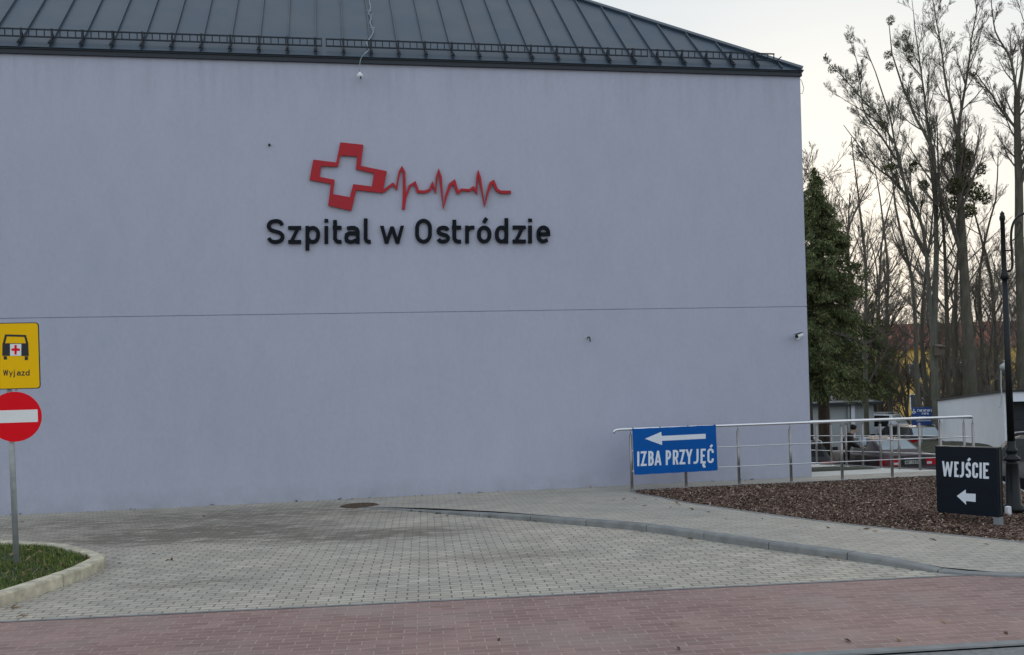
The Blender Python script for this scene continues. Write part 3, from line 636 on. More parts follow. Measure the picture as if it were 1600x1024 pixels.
while len(pts) < 260:
    x, y = rnd.uniform(-6.5, -2.8), rnd.uniform(9.6, 14.5)
    if inside(x, y, poly): pts.append((x, y, .115))
scatter('fallen_leaves', 'leaf_litter', pts, (.03, .07, .02, .045), .02, .5)
# scraps and leaves on the paving
pts = [tuple(G(px, py, .006)) for px, py in ((33, 964), (37, 963), (40, 964), (34, 816), (698, 806), (868, 764), (318, 807), (330, 822), (1510, 857), (1463, 870), (1473, 972), (1404, 1001), (1560, 879), (1050, 976), (1202, 830), (180, 872), (186, 880), (1164, 751), (1176, 750), (1500, 868), (1572, 989), (1060, 1014), (780, 1000), (240, 866), (262, 876), (268, 875), (25, 950), (22, 948), (1540, 873), (1325, 1002))]
for k in range(26): px, py = rnd.uniform(0, 1250), 0; q = WP.pt(*WP.hit(px, 780)); pts.append((q[0], YW-rnd.uniform(.01, .12), .012))
for k in range(40):
    y = rnd.uniform(8.3, 16); i = rnd.random(); pts.append((float(np.interp(y, KY, KX))-.2-rnd.random()*.06, y, .008) if i < .4 else (mul_l(y)-.1-rnd.random()**2*.8, y, .055))
scatter('paving_litter', 'leaf_litter', pts, (.03, .10, .015, .04), .01, .25)
# manhole
mc = (.27, 16.36, 0)
mh = thing('manhole_cover', mc, 'round rusty manhole cover in the grey paving close to the wall', 'manhole cover')
MB().lathe((mc[0], mc[1], .0), [(.33, -.02), (.33, .007), (.30, .007)], 32).build('frame', 'rust', mh)
m = MB().lathe((mc[0], mc[1], .0), [(.295, .0), (.295, .017), (.27, .020), (.02, .020)], 32)
for r in (.08, .15, .22):
    for k in range(int(r*90)):
        a = 2*math.pi*k/int(r*90); x, y = mc[0]+r*math.cos(a), mc[1]+r*math.sin(a); m.box(x-.014, x+.014, y-.014, y+.014, .0205, .027)
m.build('cover', 'rust', mh)
# ================================================================== ROAD SIGNS ON THE LEFT
sb = G(26, 882, .09); lean = .0125
upv = np.array([-math.sin(lean)*math.cos(AL), math.sin(lean)*math.sin(AL), 1.]); upv /= np.linalg.norm(upv)
SPL_TOP = 2.62
post = thing('sign_post', sb, 'slim galvanised sign post standing in the grass island', 'post')
ztop = SPL_TOP
MB().tube([sb-upv*.1, sb+upv*(ztop-.1)], .03, 14).build('pole', 'galv', post, True)
MB().tube([sb+upv*(ztop-.1), sb+upv*(ztop-.06)], [.034, .02], 14).build('pole_cap', 'dark_plastic', post, True)
ay = AL-.16
SPL = Plane(sb+np.array([-math.sin(AL)*.06, -math.cos(AL)*.06, 0]), (math.cos(ay), -math.sin(ay)+.0, 0), upv)
ay2 = -.03
SPL = Plane(sb+np.array([-.01, -.055, 0]), (math.cos(ay2), -math.sin(ay2), 0), upv)
Zs = lambda x, y: (x/4.876, 490+y/4.876)
def PP(pts): return [SPL.hit(*Zs(*p)) for p in pts]
def rrect(x0, y0, x1, y1, r, k=4):
    out = []
    for cx, cy, a0 in ((x1-r, y1-r, 0), (x0+r, y1-r, 90), (x0+r, y0+r, 180), (x1-r, y0+r, 270)):
        for i in range(k+1): a = math.radians(a0+90*i/k); out.append((cx+r*math.cos(a), cy+r*math.sin(a)))
    return out
tr = SPL.hit(*Zs(300, 77)); br = SPL.hit(*Zs(308, 572)); ctr = SPL.hit(23.2, 560)[0]
hw = (tr[0]+br[0])/2-ctr; y1, y0 = tr[1]+.012, br[1]
ex = thing('exit_sign', SPL.pt(ctr, (y0+y1)/2), 'yellow plate with black ambulance symbol and the word Wyjazd, above the round sign', 'sign')
MB().poly(SPL, rrect(ctr-hw, y0, ctr+hw, y1, .035), .0, .012).build('plate_edge', 'sign_black', ex)
MB().poly(SPL, rrect(ctr-hw+.009, y0+.009, ctr+hw-.009, y1-.009, .03), .0121, .0135).build('plate', 'yellow', ex)
b = MB()
b.poly(SPL, PP([(22, 228), (218, 228), (222, 325), (20, 323)]), .0136, .0150)
b.ribbon(SPL, PP([(33, 229), (48, 168), (194, 172), (210, 229)]), 3.1/137, .0136, .0149)
b.poly(SPL, PP([(31, 326), (56, 326), (56, 352), (31, 352)]), .0136, .0148); b.poly(SPL, PP([(191, 327), (216, 327), (216, 356), (191, 356)]), .0136, .0148)
b.build('ambulance_symbol', 'sign_black', ex)
MB().poly(SPL, PP([(80, 233), (165, 233), (165, 323), (80, 323)]), .0151, .0156).build('white_field', 'sign_white', ex)
MB().poly(SPL, PP([(113, 241), (131, 241), (131, 266), (155, 268), (155, 286), (131, 286), (131, 314), (113, 314), (113, 286), (90, 286), (90, 268), (113, 266)]), .0157, .0162).build('red_cross', 'sign_red', ex)
b = MB(); bs = lambda x: 490+(474-.0*x)/4.876; cp = lambda x: bs(x)-9.2
for ch, a, c in (('W', 26, 66), ('y', 71, 101), ('j', 104, 120), ('a', 131, 160), ('z', 166, 192), ('d', 197, 228)): put_glyph(b, SPL, ch, a/4.876, c/4.876, bs, cp, 1.45, .0136, .0146)
b.build('lettering', 'sign_black', ex)
MB().tube([SPL.pt(ctr, y0-.02, -.018), SPL.pt(ctr, y1+.0, -.018)], .012, 8).build('rear_rail', 'galv', ex)
ne = thing('no_entry_sign', SPL.pt(*SPL.hit(23.6, 651.4)), 'round red no entry sign with a white bar, below the yellow plate', 'sign')
c = SPL.hit(23.4, 651.4); R = SPL.hit(65.4, 650)[0]-c[0]
circ = lambda r, k=56: [(c[0]+r*math.cos(2*math.pi*i/k), c[1]+r*math.sin(2*math.pi*i/k)) for i in range(k)]
MB().poly(SPL, circ(R), .0, .012).build('disc', 'sign_red', ne)
MB().poly(SPL, rrect(c[0]-R*.84, c[1]-R*.235, c[0]+R*.86, c[1]+R*.265, .008, 2), .0121, .0132).build('white_bar', 'sign_white', ne)
for dz in (-.12, .12): MB().frame(SPL.pt(c[0], c[1]+dz, 0), SPL.u, SPL.n, SPL.v, -.05, .05, -.075, -.001, -.015, .015).build('clamp', 'galv', ne)
# ================================================================== RAILING
YRl = 16.5
rl = thing('railing', (5, YRl, 0), 'stainless steel railing with two mid bars, carrying the blue banner at its left end', 'railing')
def post_(x, y, z0, z1):
    m = MB(); m.tube([(x, y, z0), (x, y, z1-.09)], .026, 12); m.tube([(x, y, z1-.09), (x, y, z1)], .008, 8); p = m.build('post', 'steel_post', rl, True)
    MB().lathe((x, y, z0), [(.05, .0), (.05, .006), (.035, .014), (.025, .016)], 16).build('base_flange', 'steel', p, True)
XE = AX(1521, 700, 1, YRl)[0]
for x in [5, 6, 7, 8, 9, 10, 11]: post_(x+.01, YRl, .02, 1.09)
post_(XE, YRl, .02, 1.07)
top = [(4.70, YRl, 1.035), (4.715, YRl, 1.075), (4.76, YRl, 1.095), (4.85, YRl, 1.10), (XE-.06, YRl, 1.10), (XE-.02, YRl, 1.09), (XE, YRl+.03, 1.08)]
XB = 11.62
backp = []
for px in (1507, 1469, 1437, 1405, 1376, 1348, 1322, 1299, 1276):
    d = ray(px, 700); y = d[1]/d[0]*XB; backp.append(y)
gz_ = lambda y: float(np.interp(y, [16.5, 18, 22.3, 24, 27], [.0, -.045, -.215, -.28, -.42]))+.004
backp += [backp[-1]+.8, backp[-1]+1.6, backp[-1]+2.4, 26.5]
for y in backp: post_(XB, y, gz_(y), gz_(y)+1.07)
far = [(XB, y, gz_(y)+1.08) for y in (16.9, 18, 20, 22.3, 24, 26.6)]
MB().tube([top[0], top[1], top[2], top[3], top[4], top[5], top[6], (XB-.01, YRl+.2, 1.07)]+far, .024, 14).build('handrail', 'steel', rl, True)
for h in (.72, .36):
    MB().tube([(5.01, YRl-.03, h), (XE-.05, YRl-.03, h), (XE, YRl, h-.005), (XB, YRl+.25, h-.01)]+[(XB, y, gz_(y)+h) for y in (18, 20, 22.3, 24, 26.5)], .0085, 8).build('mid_bar', 'steel', rl, True)
# banner
BP = Plane((5, YRl-.05, 0), (1, 0, 0), (0, 0, 1))
Z6 = lambda x, y: (940+x/4.706, 620+y/4.706)
quad = [BP.hit(*Z6(*p)) for p in ((225, 236), (840, 208), (853, 541), (240, 574))]
bn = thing('banner', BP.pt(*quad[3]), 'blue banner reading IZBA PRZYJĘĆ with white arrow, tied to the left end of the rail', 'banner')
# slightly wavy cloth
nu, nv = 24, 12; v = []; 
for side_ in (0, 1):
    for j in range(nv+1):
        for i in range(nu+1):
            s, t = i/nu, j/nv; a = (np.array(quad[3])*(1-s)+np.array(quad[2])*s)*(1-t)+(np.array(quad[0])*(1-s)+np.array(quad[1])*s)*t
            sag = -.006*math.sin(math.pi*((s*5) % 1))*(1 if j in (0,) else 0)+.004*math.sin(math.pi*((s*5) % 1))*(1 if j == nv else 0)*-1
            v.append(tuple(BP.pt(a[0], a[1]+sag, .0015*side_)))
n = (nu+1)*(nv+1); f = []
for j in range(nv):
    for i in range(nu):
        q = j*(nu+1)+i; f.append((n+q, n+q+1, n+q+nu+2, n+q+nu+1)); f.append((q+nu+1, q+nu+2, q+1, q))
obj('cloth', v, f, 'banner', bn)
MB().poly(BP, [BP.hit(*Z6(*p)) for p in ((318, 310), (438, 259), (441, 289), (765, 273), (765, 309), (444, 325), (445, 356))], .0017, .0030).build('arrow', 'white_print', bn)
b = MB()
bs = lambda x: 620+(512-(x*4.706-940*4.706-262)*.0435)/4.706; cp = lambda x: bs(x)-23.0
for ch, a, c in (('I', 261, 278), ('Z', 287, 331), ('B', 343, 384), ('A', 388, 441), ('P', 471, 511), ('R', 523, 566), ('Z', 572, 616), ('Y', 618, 669), ('J', 673, 713), ('Ę', 727, 765), ('Ć', 777, 825)): put_glyph(b, BP, ch, 940+a/4.706, 940+c/4.706, bs, cp, 3.35, .0017, .0026)
b.build('lettering', 'white_print', bn)
for s in range(4):
    for t in (0, 1):
        a = np.array(quad[3-3*t])*(1-s/3)+np.array(quad[2-t])*(s/3); p = BP.pt(a[0]+(.02 if s == 0 else -.02 if s == 3 else 0), a[1]-(.015 if t else -.015), .003)
        e = p+np.array([0, .05, .03 if t else -.01]); MB().tube([p+(0, -.004, 0), p+(0, .02, .03 if t else 0), e], .005, 6).build('cable_tie', 'dark_plastic', bn)
# ================================================================== ENTRANCE SIGN (black)
fr = G(1556, 809.5, .115); bl_ = DP(1465, 797, 13.3)
# front face runs along u from near right corner to far left corner
pr = DP(1557, 809, 11.75); plf = DP(1466, 800, 12.35)
u = pr-plf; u[2] = 0
EP = Plane(plf, u, (0, 0, 1))
Z7 = lambda x, y: (1250+x/4.266, 620+y/4.266)
q = [EP.hit(x, y) for x, y in ((1461, 699), (1558, 700.5), (1559.5, 809), (1464.5, 800))]
xl, xr_ = (q[0][0]+q[3][0])/2, (q[1][0]+q[2][0])/2; zt_ = (q[0][1]+q[1][1])/2; zb_ = (q[3][1]+q[2][1])/2
es = thing('entrance_sign', EP.pt(xl, 0, -.07), 'black box sign reading WEJŚCIE with a white arrow, standing in the bark mulch', 'sign')
b = MB(); TH = .12
b.frame(EP.pt(0, 0, 0), EP.u, EP.v, EP.n, xl, xr_, zb_, zt_, -TH, 0); b.build('box', 'black_sign', es)
b = MB(); b.frame(EP.pt(0, 0, 0), EP.u, EP.v, EP.n, xl-.004, xr_+.004, zt_+.0005, zt_+.012, -TH-.004, .004); b.build('top_cap', 'fascia', es)
MB().frame(EP.pt(0, 0, 0), EP.u, EP.v, EP.n, xr_+.0005, xr_+.006, zb_+.02, zt_-.01, -TH*.62, -TH*.34).build('side_trim', 'sign_black', es)
for xx in (xr_-.047,):
    MB().frame(EP.pt(0, 0, 0), EP.u, EP.v, EP.n, xx-.02, xx+.045, zb_-.42, zb_+.01, -TH+.004, -.004).build('foot', 'grey_block', es)
b = MB()
bs = lambda x: 744.3+(x-1472)*.058; cp = lambda x: bs(x)-23.6-(x-1472)*.02
for ch, a, c in (('W', 114, 186), ('E', 193, 221), ('J', 225, 256), ('Ś', 265, 301), ('C', 308, 346), ('I', 354, 370), ('E', 378, 415)): put_glyph(b, EP, ch, 1444+a/4.096, 1444+c/4.096, bs, cp, 3.65, .0005, .003)
b.build('lettering', 'white_print', es)
MB().poly(EP, [EP.hit(*Z7(*p)) for p in ((1046, 662), (1105, 619), (1106, 645), (1171, 648), (1171, 702), (1107, 695), (1108, 720))], .0005, .003).build('arrow', 'white_print', es)
tag(MB().bbox(*(lambda p: (p[0]-.035, p[0]+.035, p[1]-.03, p[1]+.03, .0, .135))(DP(1575, 795, 12.7)), .01).build('marker_block', 'white_plastic', base=DP(1575, 795, 12.7)), 'small white plastic marker block in the mulch at the foot of the street lamp', 'marker')
# ================================================================== STREET LAMP
lb = G(1584, 797, .06); lp = thing('street_lamp', lb, 'black cast iron street lamp with curved arm, standing behind the WEJŚCIE sign', 'street lamp')
dl = np.linalg.norm((lb-EYE)@FW); k_ = dl/F
lbz = lb[2]
hz = lambda py: 1.82-(py-589.4)*k_     # height at image row
lean_l = -.011
def lax(z): return np.array([lb[0]+lean_l*(z-lbz), lb[1], z])
m = MB().tube([lax(z) for z in (lbz-.05, lbz+.05, lbz+.08, hz(722)-.03, hz(722))], [.135, .135, .10, .075, .085], 18); m.build('base', 'lamp_black', lp, True)
prof = [(hz(721), .085), (hz(719), .105), (hz(716), .105), (hz(712), .062), (hz(709), .058), (hz(706), .075), (hz(703), .075), (hz(700), .055), (hz(692), .052), (hz(690), .048)]
MB().tube([lax(z) for z, r in prof], [r for z, r in prof], 18).build('collar', 'lamp_black', lp, True)
MB().tube([lax(z) for z in (hz(690), hz(560), hz(436))], [.047, .040, .037], 16).build('shaft', 'lamp_black', lp, True)
prof = [(hz(437), .037), (hz(436), .052), (hz(431), .055), (hz(427), .040), (hz(424), .032), (hz(420), .030), (hz(345), .028), (hz(344), .036), (hz(339), .036), (hz(336), .026), (hz(334), .03), (hz(330), .004)]
MB().tube([lax(z) for z, r in prof], [r for z, r in prof], 14).build('mast', 'lamp_black', lp, True)
R_ = np.array([math.cos(AL), -math.sin(AL), 0])
ac = lambda px, py: lax(hz(py))+R_*((px-(1571-(790-py)*-.0))*k_) 
def arm_pt(dx, py): return lax(hz(py))+R_*(dx*k_)
arm = [arm_pt(4, 425), arm_pt(12, 420), arm_pt(13, 400), arm_pt(12.5, 372), arm_pt(15, 355), arm_pt(21, 343), arm_pt(31, 336), arm_pt(44, 336), arm_pt(55, 345), arm_pt(59, 358)]
MB().tube(catmull(arm, 6), .016, 10).build('arm', 'lamp_black', lp, True)
MB().tube(catmull([arm_pt(12.5, 378), arm_pt(20, 372), arm_pt(27, 362), arm_pt(29, 351), arm_pt(25, 348), arm_pt(23, 354)], 5), .008, 8).build('scroll', 'lamp_black', lp, True)
for py in (392,): MB().tube([lax(hz(py)), arm_pt(13, py)], .011, 8).build('arm_tie', 'lamp_black', lp, True)
hp2 = arm_pt(59, 358)
MB().lathe(hp2, [(.015, .02), (.03, -.01), (.06, -.03), (.19, -.10), (.20, -.12), (.17, -.125)], 20).build('lamp_hood', 'lamp_black', lp, True)
MB().lathe(hp2, [(.16, -.126), (.15, -.2), (.09, -.26), (.01, -.28)], 18).build('lamp_glass', 'white_plastic', lp, True)
# ================================================================== TREES
def rotv(d, th, az):
    ref = np.where(np.abs(d[:, 2:3]) < .9, np.array([[0, 0, 1.]]), np.array([[1., 0, 0]]))
    a = np.cross(d, ref); a /= np.linalg.norm(a, axis=1)[:, None]; b_ = np.cross(d, a)
    o = d*np.cos(th)[:, None]+(a*np.cos(az)[:, None]+b_*np.sin(az)[:, None])*np.sin(th)[:, None]
    return o/np.linalg.norm(o, axis=1)[:, None]
def tubes(P, R, k):
    """P (N,n,3) R (N,n) -> verts, quads"""
    N, n = P.shape[:2]; t = np.gradient(P, axis=1); t /= np.linalg.norm(t, axis=2)[..., None]+1e-9
    a0 = P[:, -1]-P[:, 0]; ref = np.where(np.abs(a0[:, 2:3]) < .8*np.linalg.norm(a0, axis=1)[:, None], np.array([[0, 0, 1.]]), np.array([[1., .2, 0]]))
    a = np.cross(t, ref[:, None, :]); a /= np.linalg.norm(a, axis=2)[..., None]+1e-9; b_ = np.cross(t, a)
    w = 2*np.pi*np.arange(k)/k
    V = P[:, :, None, :]+(a[:, :, None, :]*np.cos(w)[None, None, :, None]+b_[:, :, None, :]*np.sin(w)[None, None, :, None])*R[:, :, None, None]
    base_ = (np.arange(N)*n*k)[:, None, None]; i = (np.arange(n-1)*k)[None, :, None]; j = np.arange(k)[None, None, :]; j2 = (np.arange(k)+1) % k; j2 = j2[None, None, :]
    Q = np.stack([base_+i+j, base_+i+j2, base_+i+k+j2, base_+i+k+j], -1).reshape(-1, 4)
    return V.reshape(-1, 3), Q
def join(L):
    V, Q, n = [], [], 0
    for v, q in L: V.append(v); Q.append(q+n); n += len(v)
    return np.concatenate(V), np.concatenate(Q)
def sample_path(P, n):
    P = np.array(catmull(P, 6)); s = np.r_[0, np.cumsum(np.linalg.norm(np.diff(P, axis=0), axis=1))]; t = np.linspace(0, s[-1], n)
    return np.stack([np.interp(t, s, P[:, k]) for k in range(3)], 1), s[-1]
def grow(P, R, Ls, m, t0, t1, th, lenf, trop, rs, npt=5, wob=.06, minr=.004):
    """children of branches P (N,n,3)"""
    N, n = P.shape[:2]
    t = rs.uniform(t0, t1, (N, m)); t.sort(axis=1); idx = t*(n-1); i0 = np.minimum(idx.astype(int), n-2); fr = (idx-i0)[..., None]
    ar = np.arange(N)[:, None]; p = P[ar, i0]*(1-fr)+P[ar, i0+1]*fr; d = P[ar, i0+1]-P[ar, i0]
    r = R[ar, i0]*(1-fr[..., 0])+R[ar, i0+1]*fr[..., 0]
    p = p.reshape(-1, 3); d = d.reshape(-1, 3); d /= np.linalg.norm(d, axis=1)[:, None]+1e-9; r = r.ravel()
    L = np.repeat(Ls, m)*lenf*(1-.55*(t.ravel()-t0)/(t1-t0+1e-6))*rs.uniform(.55, 1.25, len(r))
    d = rotv(d, rs.uniform(th*.6, th*1.3, len(r)), rs.uniform(0, 6.28, len(r)))
    out = np.zeros((len(r), npt, 3)); out[:, 0] = p; cur = p.copy()
    for k in range(1, npt):
        d = d+np.array([0, 0, trop])/npt+rs.normal(0, wob, d.shape); d /= np.linalg.norm(d, axis=1)[:, None]
        cur = cur+d*(L/(npt-1))[:, None]; out[:, k] = cur
    r0 = np.maximum(np.minimum(r*.55, L*.021+.004), minr); R2 = r0[:, None]*np.linspace(1, .3, npt)[None, :]
    return out, np.maximum(R2, minr*.6), L
def bare_tree(name, stems, mat, label, group, seed, base, m1=9, m2=6, m3=6, m4=4, l1=.30, l2=.46, l3=.6, th=.75, t0=.45, trop=.5, twr=.0042, parts=()):
    """stems: list of (world pts, r0, r1, t0) ; first is the trunk"""
    rs = np.random.RandomState(seed); root = thing(name, base, label, 'tree', group)
    T, C = [], []
    for si, (pts, r0, r1, ts) in enumerate(stems):
        P, L = sample_path(pts, 14); P = P+rs.normal(0, .012, P.shape)*np.linspace(0, 1, 14)[:, None]
        R = np.interp(np.linspace(0, 1, 14), [0, .06, .5, 1], [r0*1.25, r0, (r0+r1)*.5, r1])
        T.append(tubes(P[None], R[None], 9)); B = (P[None], R[None], np.array([min(L, 11.)]))
        a = grow(*B, m1, ts, .99, th, l1, trop, rs, 6, .07)
        b_ = grow(*a, m2, .12, .95, .55, l2*1.1, trop*.9, rs, 6, .07, .005)
        c = grow(*b_, m3, .12, .92, .55, l3, trop*.8, rs, 5, .08, .004)
        C += [tubes(a[0], a[1], 5), tubes(b_[0], b_[1], 4), tubes(c[0], np.maximum(c[1], twr), 3)]
        if m4:
            d = grow(*c, m4, .15, .9, .5, .7, trop*.6, rs, 4, .09, .003); C.append(tubes(d[0], np.maximum(d[1], twr*.75), 3))
    obj_np('trunk', *join(T), mat, root, True); obj_np('crown', *join(C), 'twig' if mat != 'bark_grey' else mat, root)
    return root
def TP(pts, d, dd=0.): return [DP(x, y, d+dd*i/max(1, len(pts)-1)) for i, (x, y) in enumerate(pts)]
def tbase(x, d):     # ground under an image column at depth d
    p = DP(x, 600, d); return np.array([p[0], p[1], hpz(p[1])-.1])
def stem(x0, pts, d, r0, r1, ts, dd=0.): return ([tbase(x0, d)]+TP(pts, d, dd), r0, r1, ts)
G1 = 'bare deciduous trees behind the car park'
dA = 45
A = bare_tree('bare_tree', [
    stem(1464, [(1461, 600), (1459, 540), (1461, 470), (1463, 390), (1462, 310), (1459, 234), (1431, 184), (1408, 129), (1396, 98), (1388, 31)], dA, .20, .015, .4),
    ([DP(1459, 540, dA)]+TP([(1453, 470), (1447, 390), (1435, 332), (1408, 273), (1392, 190), (1369, 117), (1353, 78)], dA, -2), .11, .015, .3),
    ([DP(1447, 400, dA)]+TP([(1427, 360), (1412, 281), (1396, 219), (1357, 180), (1306, 148)], dA, 2), .07, .012, .2),
    ([DP(1395, 225, dA)]+TP([(1376, 185), (1352, 160), (1330, 135), (1308, 112), (1294, 98)], dA, -1), .045, .01, .1),
    ([DP(1400, 250, dA)]+TP([(1378, 215), (1352, 180), (1345, 140), (1340, 100), (1328, 62)], dA, 1), .05, .01, .1),
    ([DP(1463, 330, dA)]+TP([(1456, 260), (1450, 200), (1440, 120), (1432, 60), (1425, 0)], dA, 2), .08, .012, .25),
    ([DP(1433, 330, dA)]+TP([(1400, 285), (1370, 262), (1340, 225), (1318, 195)], dA, -1), .06, .015, .15)],
    'bark_grey', 'tallest grey-barked bare tree fanning left, mistletoe balls in its top, birdhouse on its trunk', G1, 3, tbase(1466, dA), m1=16, m2=8, m3=7, m4=4, l1=.26, l2=.5, th=.5, trop=.55)
def leafball(mb_pts, c, r, n, rs, flat=.85):
    v = rs.normal(0, 1, (n, 3)); v /= np.linalg.norm(v, axis=1)[:, None]; return c+v*(rs.uniform(.2, 1, (n, 1))**.5)*np.array(r)
def leaves(name, P, size, mat, parent, rs, elong=2.2, dirs=None):
    N = len(P); d = rs.normal(0, 1, (N, 3)) if dirs is None else dirs+rs.normal(0, .35, (N, 3)); d /= np.linalg.norm(d, axis=1)[:, None]
    s = np.cross(d, rs.normal(0, 1, (N, 3))); s /= np.linalg.norm(s, axis=1)[:, None]; sz = size*rs.uniform(.5, 1.3, (N, 1))
    V = np.stack([P-d*sz, P+s*sz/elong, P+d*sz, P-s*sz/elong], 1).reshape(-1, 3); return obj_np(name, V, np.arange(4*N).reshape(-1, 4), mat, parent)
rs = np.random.RandomState(5)
for px, py, r in ((1301, 108, .24), (1334, 122, .28), (1416, 55, .26), (1392, 32, .22), (1390, 104, .22), (1421, 76, .25), (1423, 92, .18), (1387, 86, .2), (1376, 196, .26), (1437, 140, .2), (1402, 70, .16)):
    c = DP(px, py, dA+rs.uniform(-1, 1)); leaves('mistletoe', leafball(None, c, r, int(240*r/.25), rs), .05, 'mistletoe', A, rs, 3.)
dB = 44
Bt = bare_tree('bare_tree', [
    stem(1519, [(1516, 600), (1511, 500), (1506, 420), (1502, 340), (1499, 260), (1496, 205)], dB, .33, .11, .75),
    ([DP(1496, 210, dB)]+TP([(1486, 165), (1476, 120), (1470, 70), (1462, 30), (1455, -20)], dB, 1), .065, .012, .1),
    ([DP(1496, 210, dB)]+TP([(1504, 160), (1513, 105), (1518, 60), (1526, 20), (1531, -30)], dB, -1), .07, .012, .1),
    ([DP(1504, 400, dB)]+TP([(1488, 352), (1474, 318), (1462, 270), (1448, 235)], dB, -1), .12, .03, .3)],
    'bark_dark', 'thick dark-trunked tree overgrown with a dense olive-green clump of ivy below its fork', G1, 9, tbase(1519, dB), m1=16, m2=8, m3=6, m4=4, l1=.32, th=.6, trop=.45)
P = np.concatenate([leafball(None, DP(px, py, dB+.1), r, n, rs) for px, py, r, n in ((1506, 250, (.45, .5, .55), 1500), (1500, 290, (.6, .6, .5), 1700), (1522, 300, (.4, .5, .45), 800), (1480, 245, (.2, .3, .25), 260), (1496, 225, (.2, .3, .35), 450), (1512, 330, (.45, .4, .35), 700), (1533, 265, (.2, .3, .3), 260), (1490, 320, (.3, .3, .4), 500), (1540, 310, (.25, .3, .3), 260), (1443, 290, (.25, .25, .25), 240), (1428, 262, (.2, .3, .3), 200), (1391, 262, (.25, .3, .2), 160))])
leaves('ivy', P, .052, 'ivy', Bt, rs, 1.6)
dC = 43
bare_tree('bare_tree', [
    stem(1603, [(1600, 600), (1597, 480), (1593, 380), (1592, 280), (1590, 200), (1589, 150)], dC, .29, .13, .7),
    ([DP(1589, 155, dC)]+TP([(1583, 110), (1576, 85), (1563, 65), (1553, 40), (1548, -20)], dC, 1), .065, .012, .1),
    ([DP(1589, 155, dC)]+TP([(1597, 110), (1601, 60), (1607, 0), (1610, -40)], dC, 1), .075, .012, .1),
    ([DP(1592, 205, dC)]+TP([(1570, 180), (1550, 150), (1527, 118), (1520, 112)], dC, -1), .06, .015, .2)],
    'bark_dark', 'dark bare tree forking high up at the right edge, beyond the street lamp', G1, 21, tbase(1603, dC), m1=16, m2=8, m3=6, m4=4, l1=.3, th=.6)
def small(x0, pts, d, r0, label, seed, mat='bark_dark', ts=.35, **kw):
    return bare_tree('bare_tree', [stem(x0, pts, d, r0, .02, ts)], mat, label, G1, seed, tbase(x0, d), **kw)
small(1436, [(1433, 600), (1430, 500), (1424, 430), (1412, 380), (1400, 330), (1394, 270), (1388, 200)], 44, .13, 'slender dark tree leaning left in front of the yellow house, left of the birdhouse', 31, m1=16, m4=3, ts=.3)
small(1372, [(1372, 590), (1373, 500), (1375, 420), (1381, 360), (1393, 310), (1408, 270)], 58, .14, 'thin tree rising just right of the spruce and bending right towards its top', 32, m1=12, m4=3)
small(1352, [(1352, 560), (1353, 480), (1352, 400), (1344, 330), (1338, 280), (1330, 215)], 44, .12, 'thin forked tree whose bare top shows right above the spruce', 33, m1=12, m4=3)
small(1484, [(1482, 600), (1480, 520), (1478, 430), (1474, 350), (1466, 280), (1464, 180)], 45, .15, 'straight dark tree between the birdhouse tree and the ivy-covered tree', 34, m1=14, m4=3, ts=.4)
small(1540, [(1537, 600), (1534, 520), (1530, 440), (1540, 370), (1556, 310), (1560, 240)], 46, .13, 'leaning dark tree just right of the ivy-covered trunk', 35, m1=14, m4=3, ts=.3)
small(1560, [(1558, 600), (1554, 500), (1548, 430), (1536, 380), (1525, 340), (1515, 270)], 48, .15, 'dark tree behind the lamp mast leaning left over the white garage', 36, m1=14, m4=3, ts=.35)
small(1496, [(1494, 600), (1492, 540), (1494, 450), (1498, 380), (1490, 300)], 47, .19, 'stout dark trunk close beside the left of the ivy-covered tree', 37, m1=10, m4=3, ts=.55)
small(1420, [(1412, 610), (1398, 575), (1420, 545), (1452, 520), (1470, 470)], 57, .10, 'low crooked tree with a bough bending right under the yellow house wall', 38, m1=10, m4=3, ts=.4)
small(1392, [(1390, 600), (1384, 520), (1388, 430), (1380, 350), (1372, 290), (1362, 240)], 60, .16, 'pale slim tree behind the dark evergreen bush', 39, 'bark_grey', m1=14, m4=3, ts=.35)
small(1448, [(1446, 600), (1440, 520), (1446, 430), (1456, 350), (1462, 260)], 50, .15, 'half hidden bare tree with straight trunk directly behind the birdhouse tree', 40, m1=14, m4=3, ts=.35)
# small brushy trees further back, each copied from three templates
tmpl = []
for k, sd in enumerate((51, 52, 53)):
    r2 = np.random.RandomState(sd); pts = [np.array([0, 0, 0.])]
    for q in range(1, 6): pts.append(np.array([r2.normal(0, .25), r2.normal(0, .25), q*1.9]))
    t = bare_tree('brushy_tree', [(pts, .11, .02, .12)], 'bark_dark', 'x', 'brushy trees at the back of the wood', sd, (0, 0, 0), m1=26, m2=6, m3=5, m4=2, l1=.34, th=.75, trop=.5, twr=.006)
    tmpl.append(t)
def clone(o, loc, rz, sc, label=None):
    r = o.copy(); COL.objects.link(r); r.location = Vector([float(q) for q in loc]); r.rotation_euler = (0, 0, rz); r.scale = (sc,)*3
    if label: r['label'] = label
    for ch in o.children: c = ch.copy(); COL.objects.link(c); c.parent = r
    return r
bt = [(1272, 52, 1.6), (1300, 60, 1.75), (1322, 54, 1.5), (1338, 62, 1.7), (1364, 60, 1.3), (1380, 61, 1.1), (1386, 66, 1.15), (1458, 64, 1.05), (1443, 64, 1.25), (1470, 54, 1.0), (1492, 62, 1.15), (1513, 56, 1.05), (1530, 66, 1.3), (1549, 54, 1.05), (1572, 60, 1.2), (1590, 52, 1.0), (1612, 58, 1.15), (1412, 59, .8), (1505, 48, .8), (1545, 46, .75), (1576, 47, .8), (1250, 64, 1.9)]
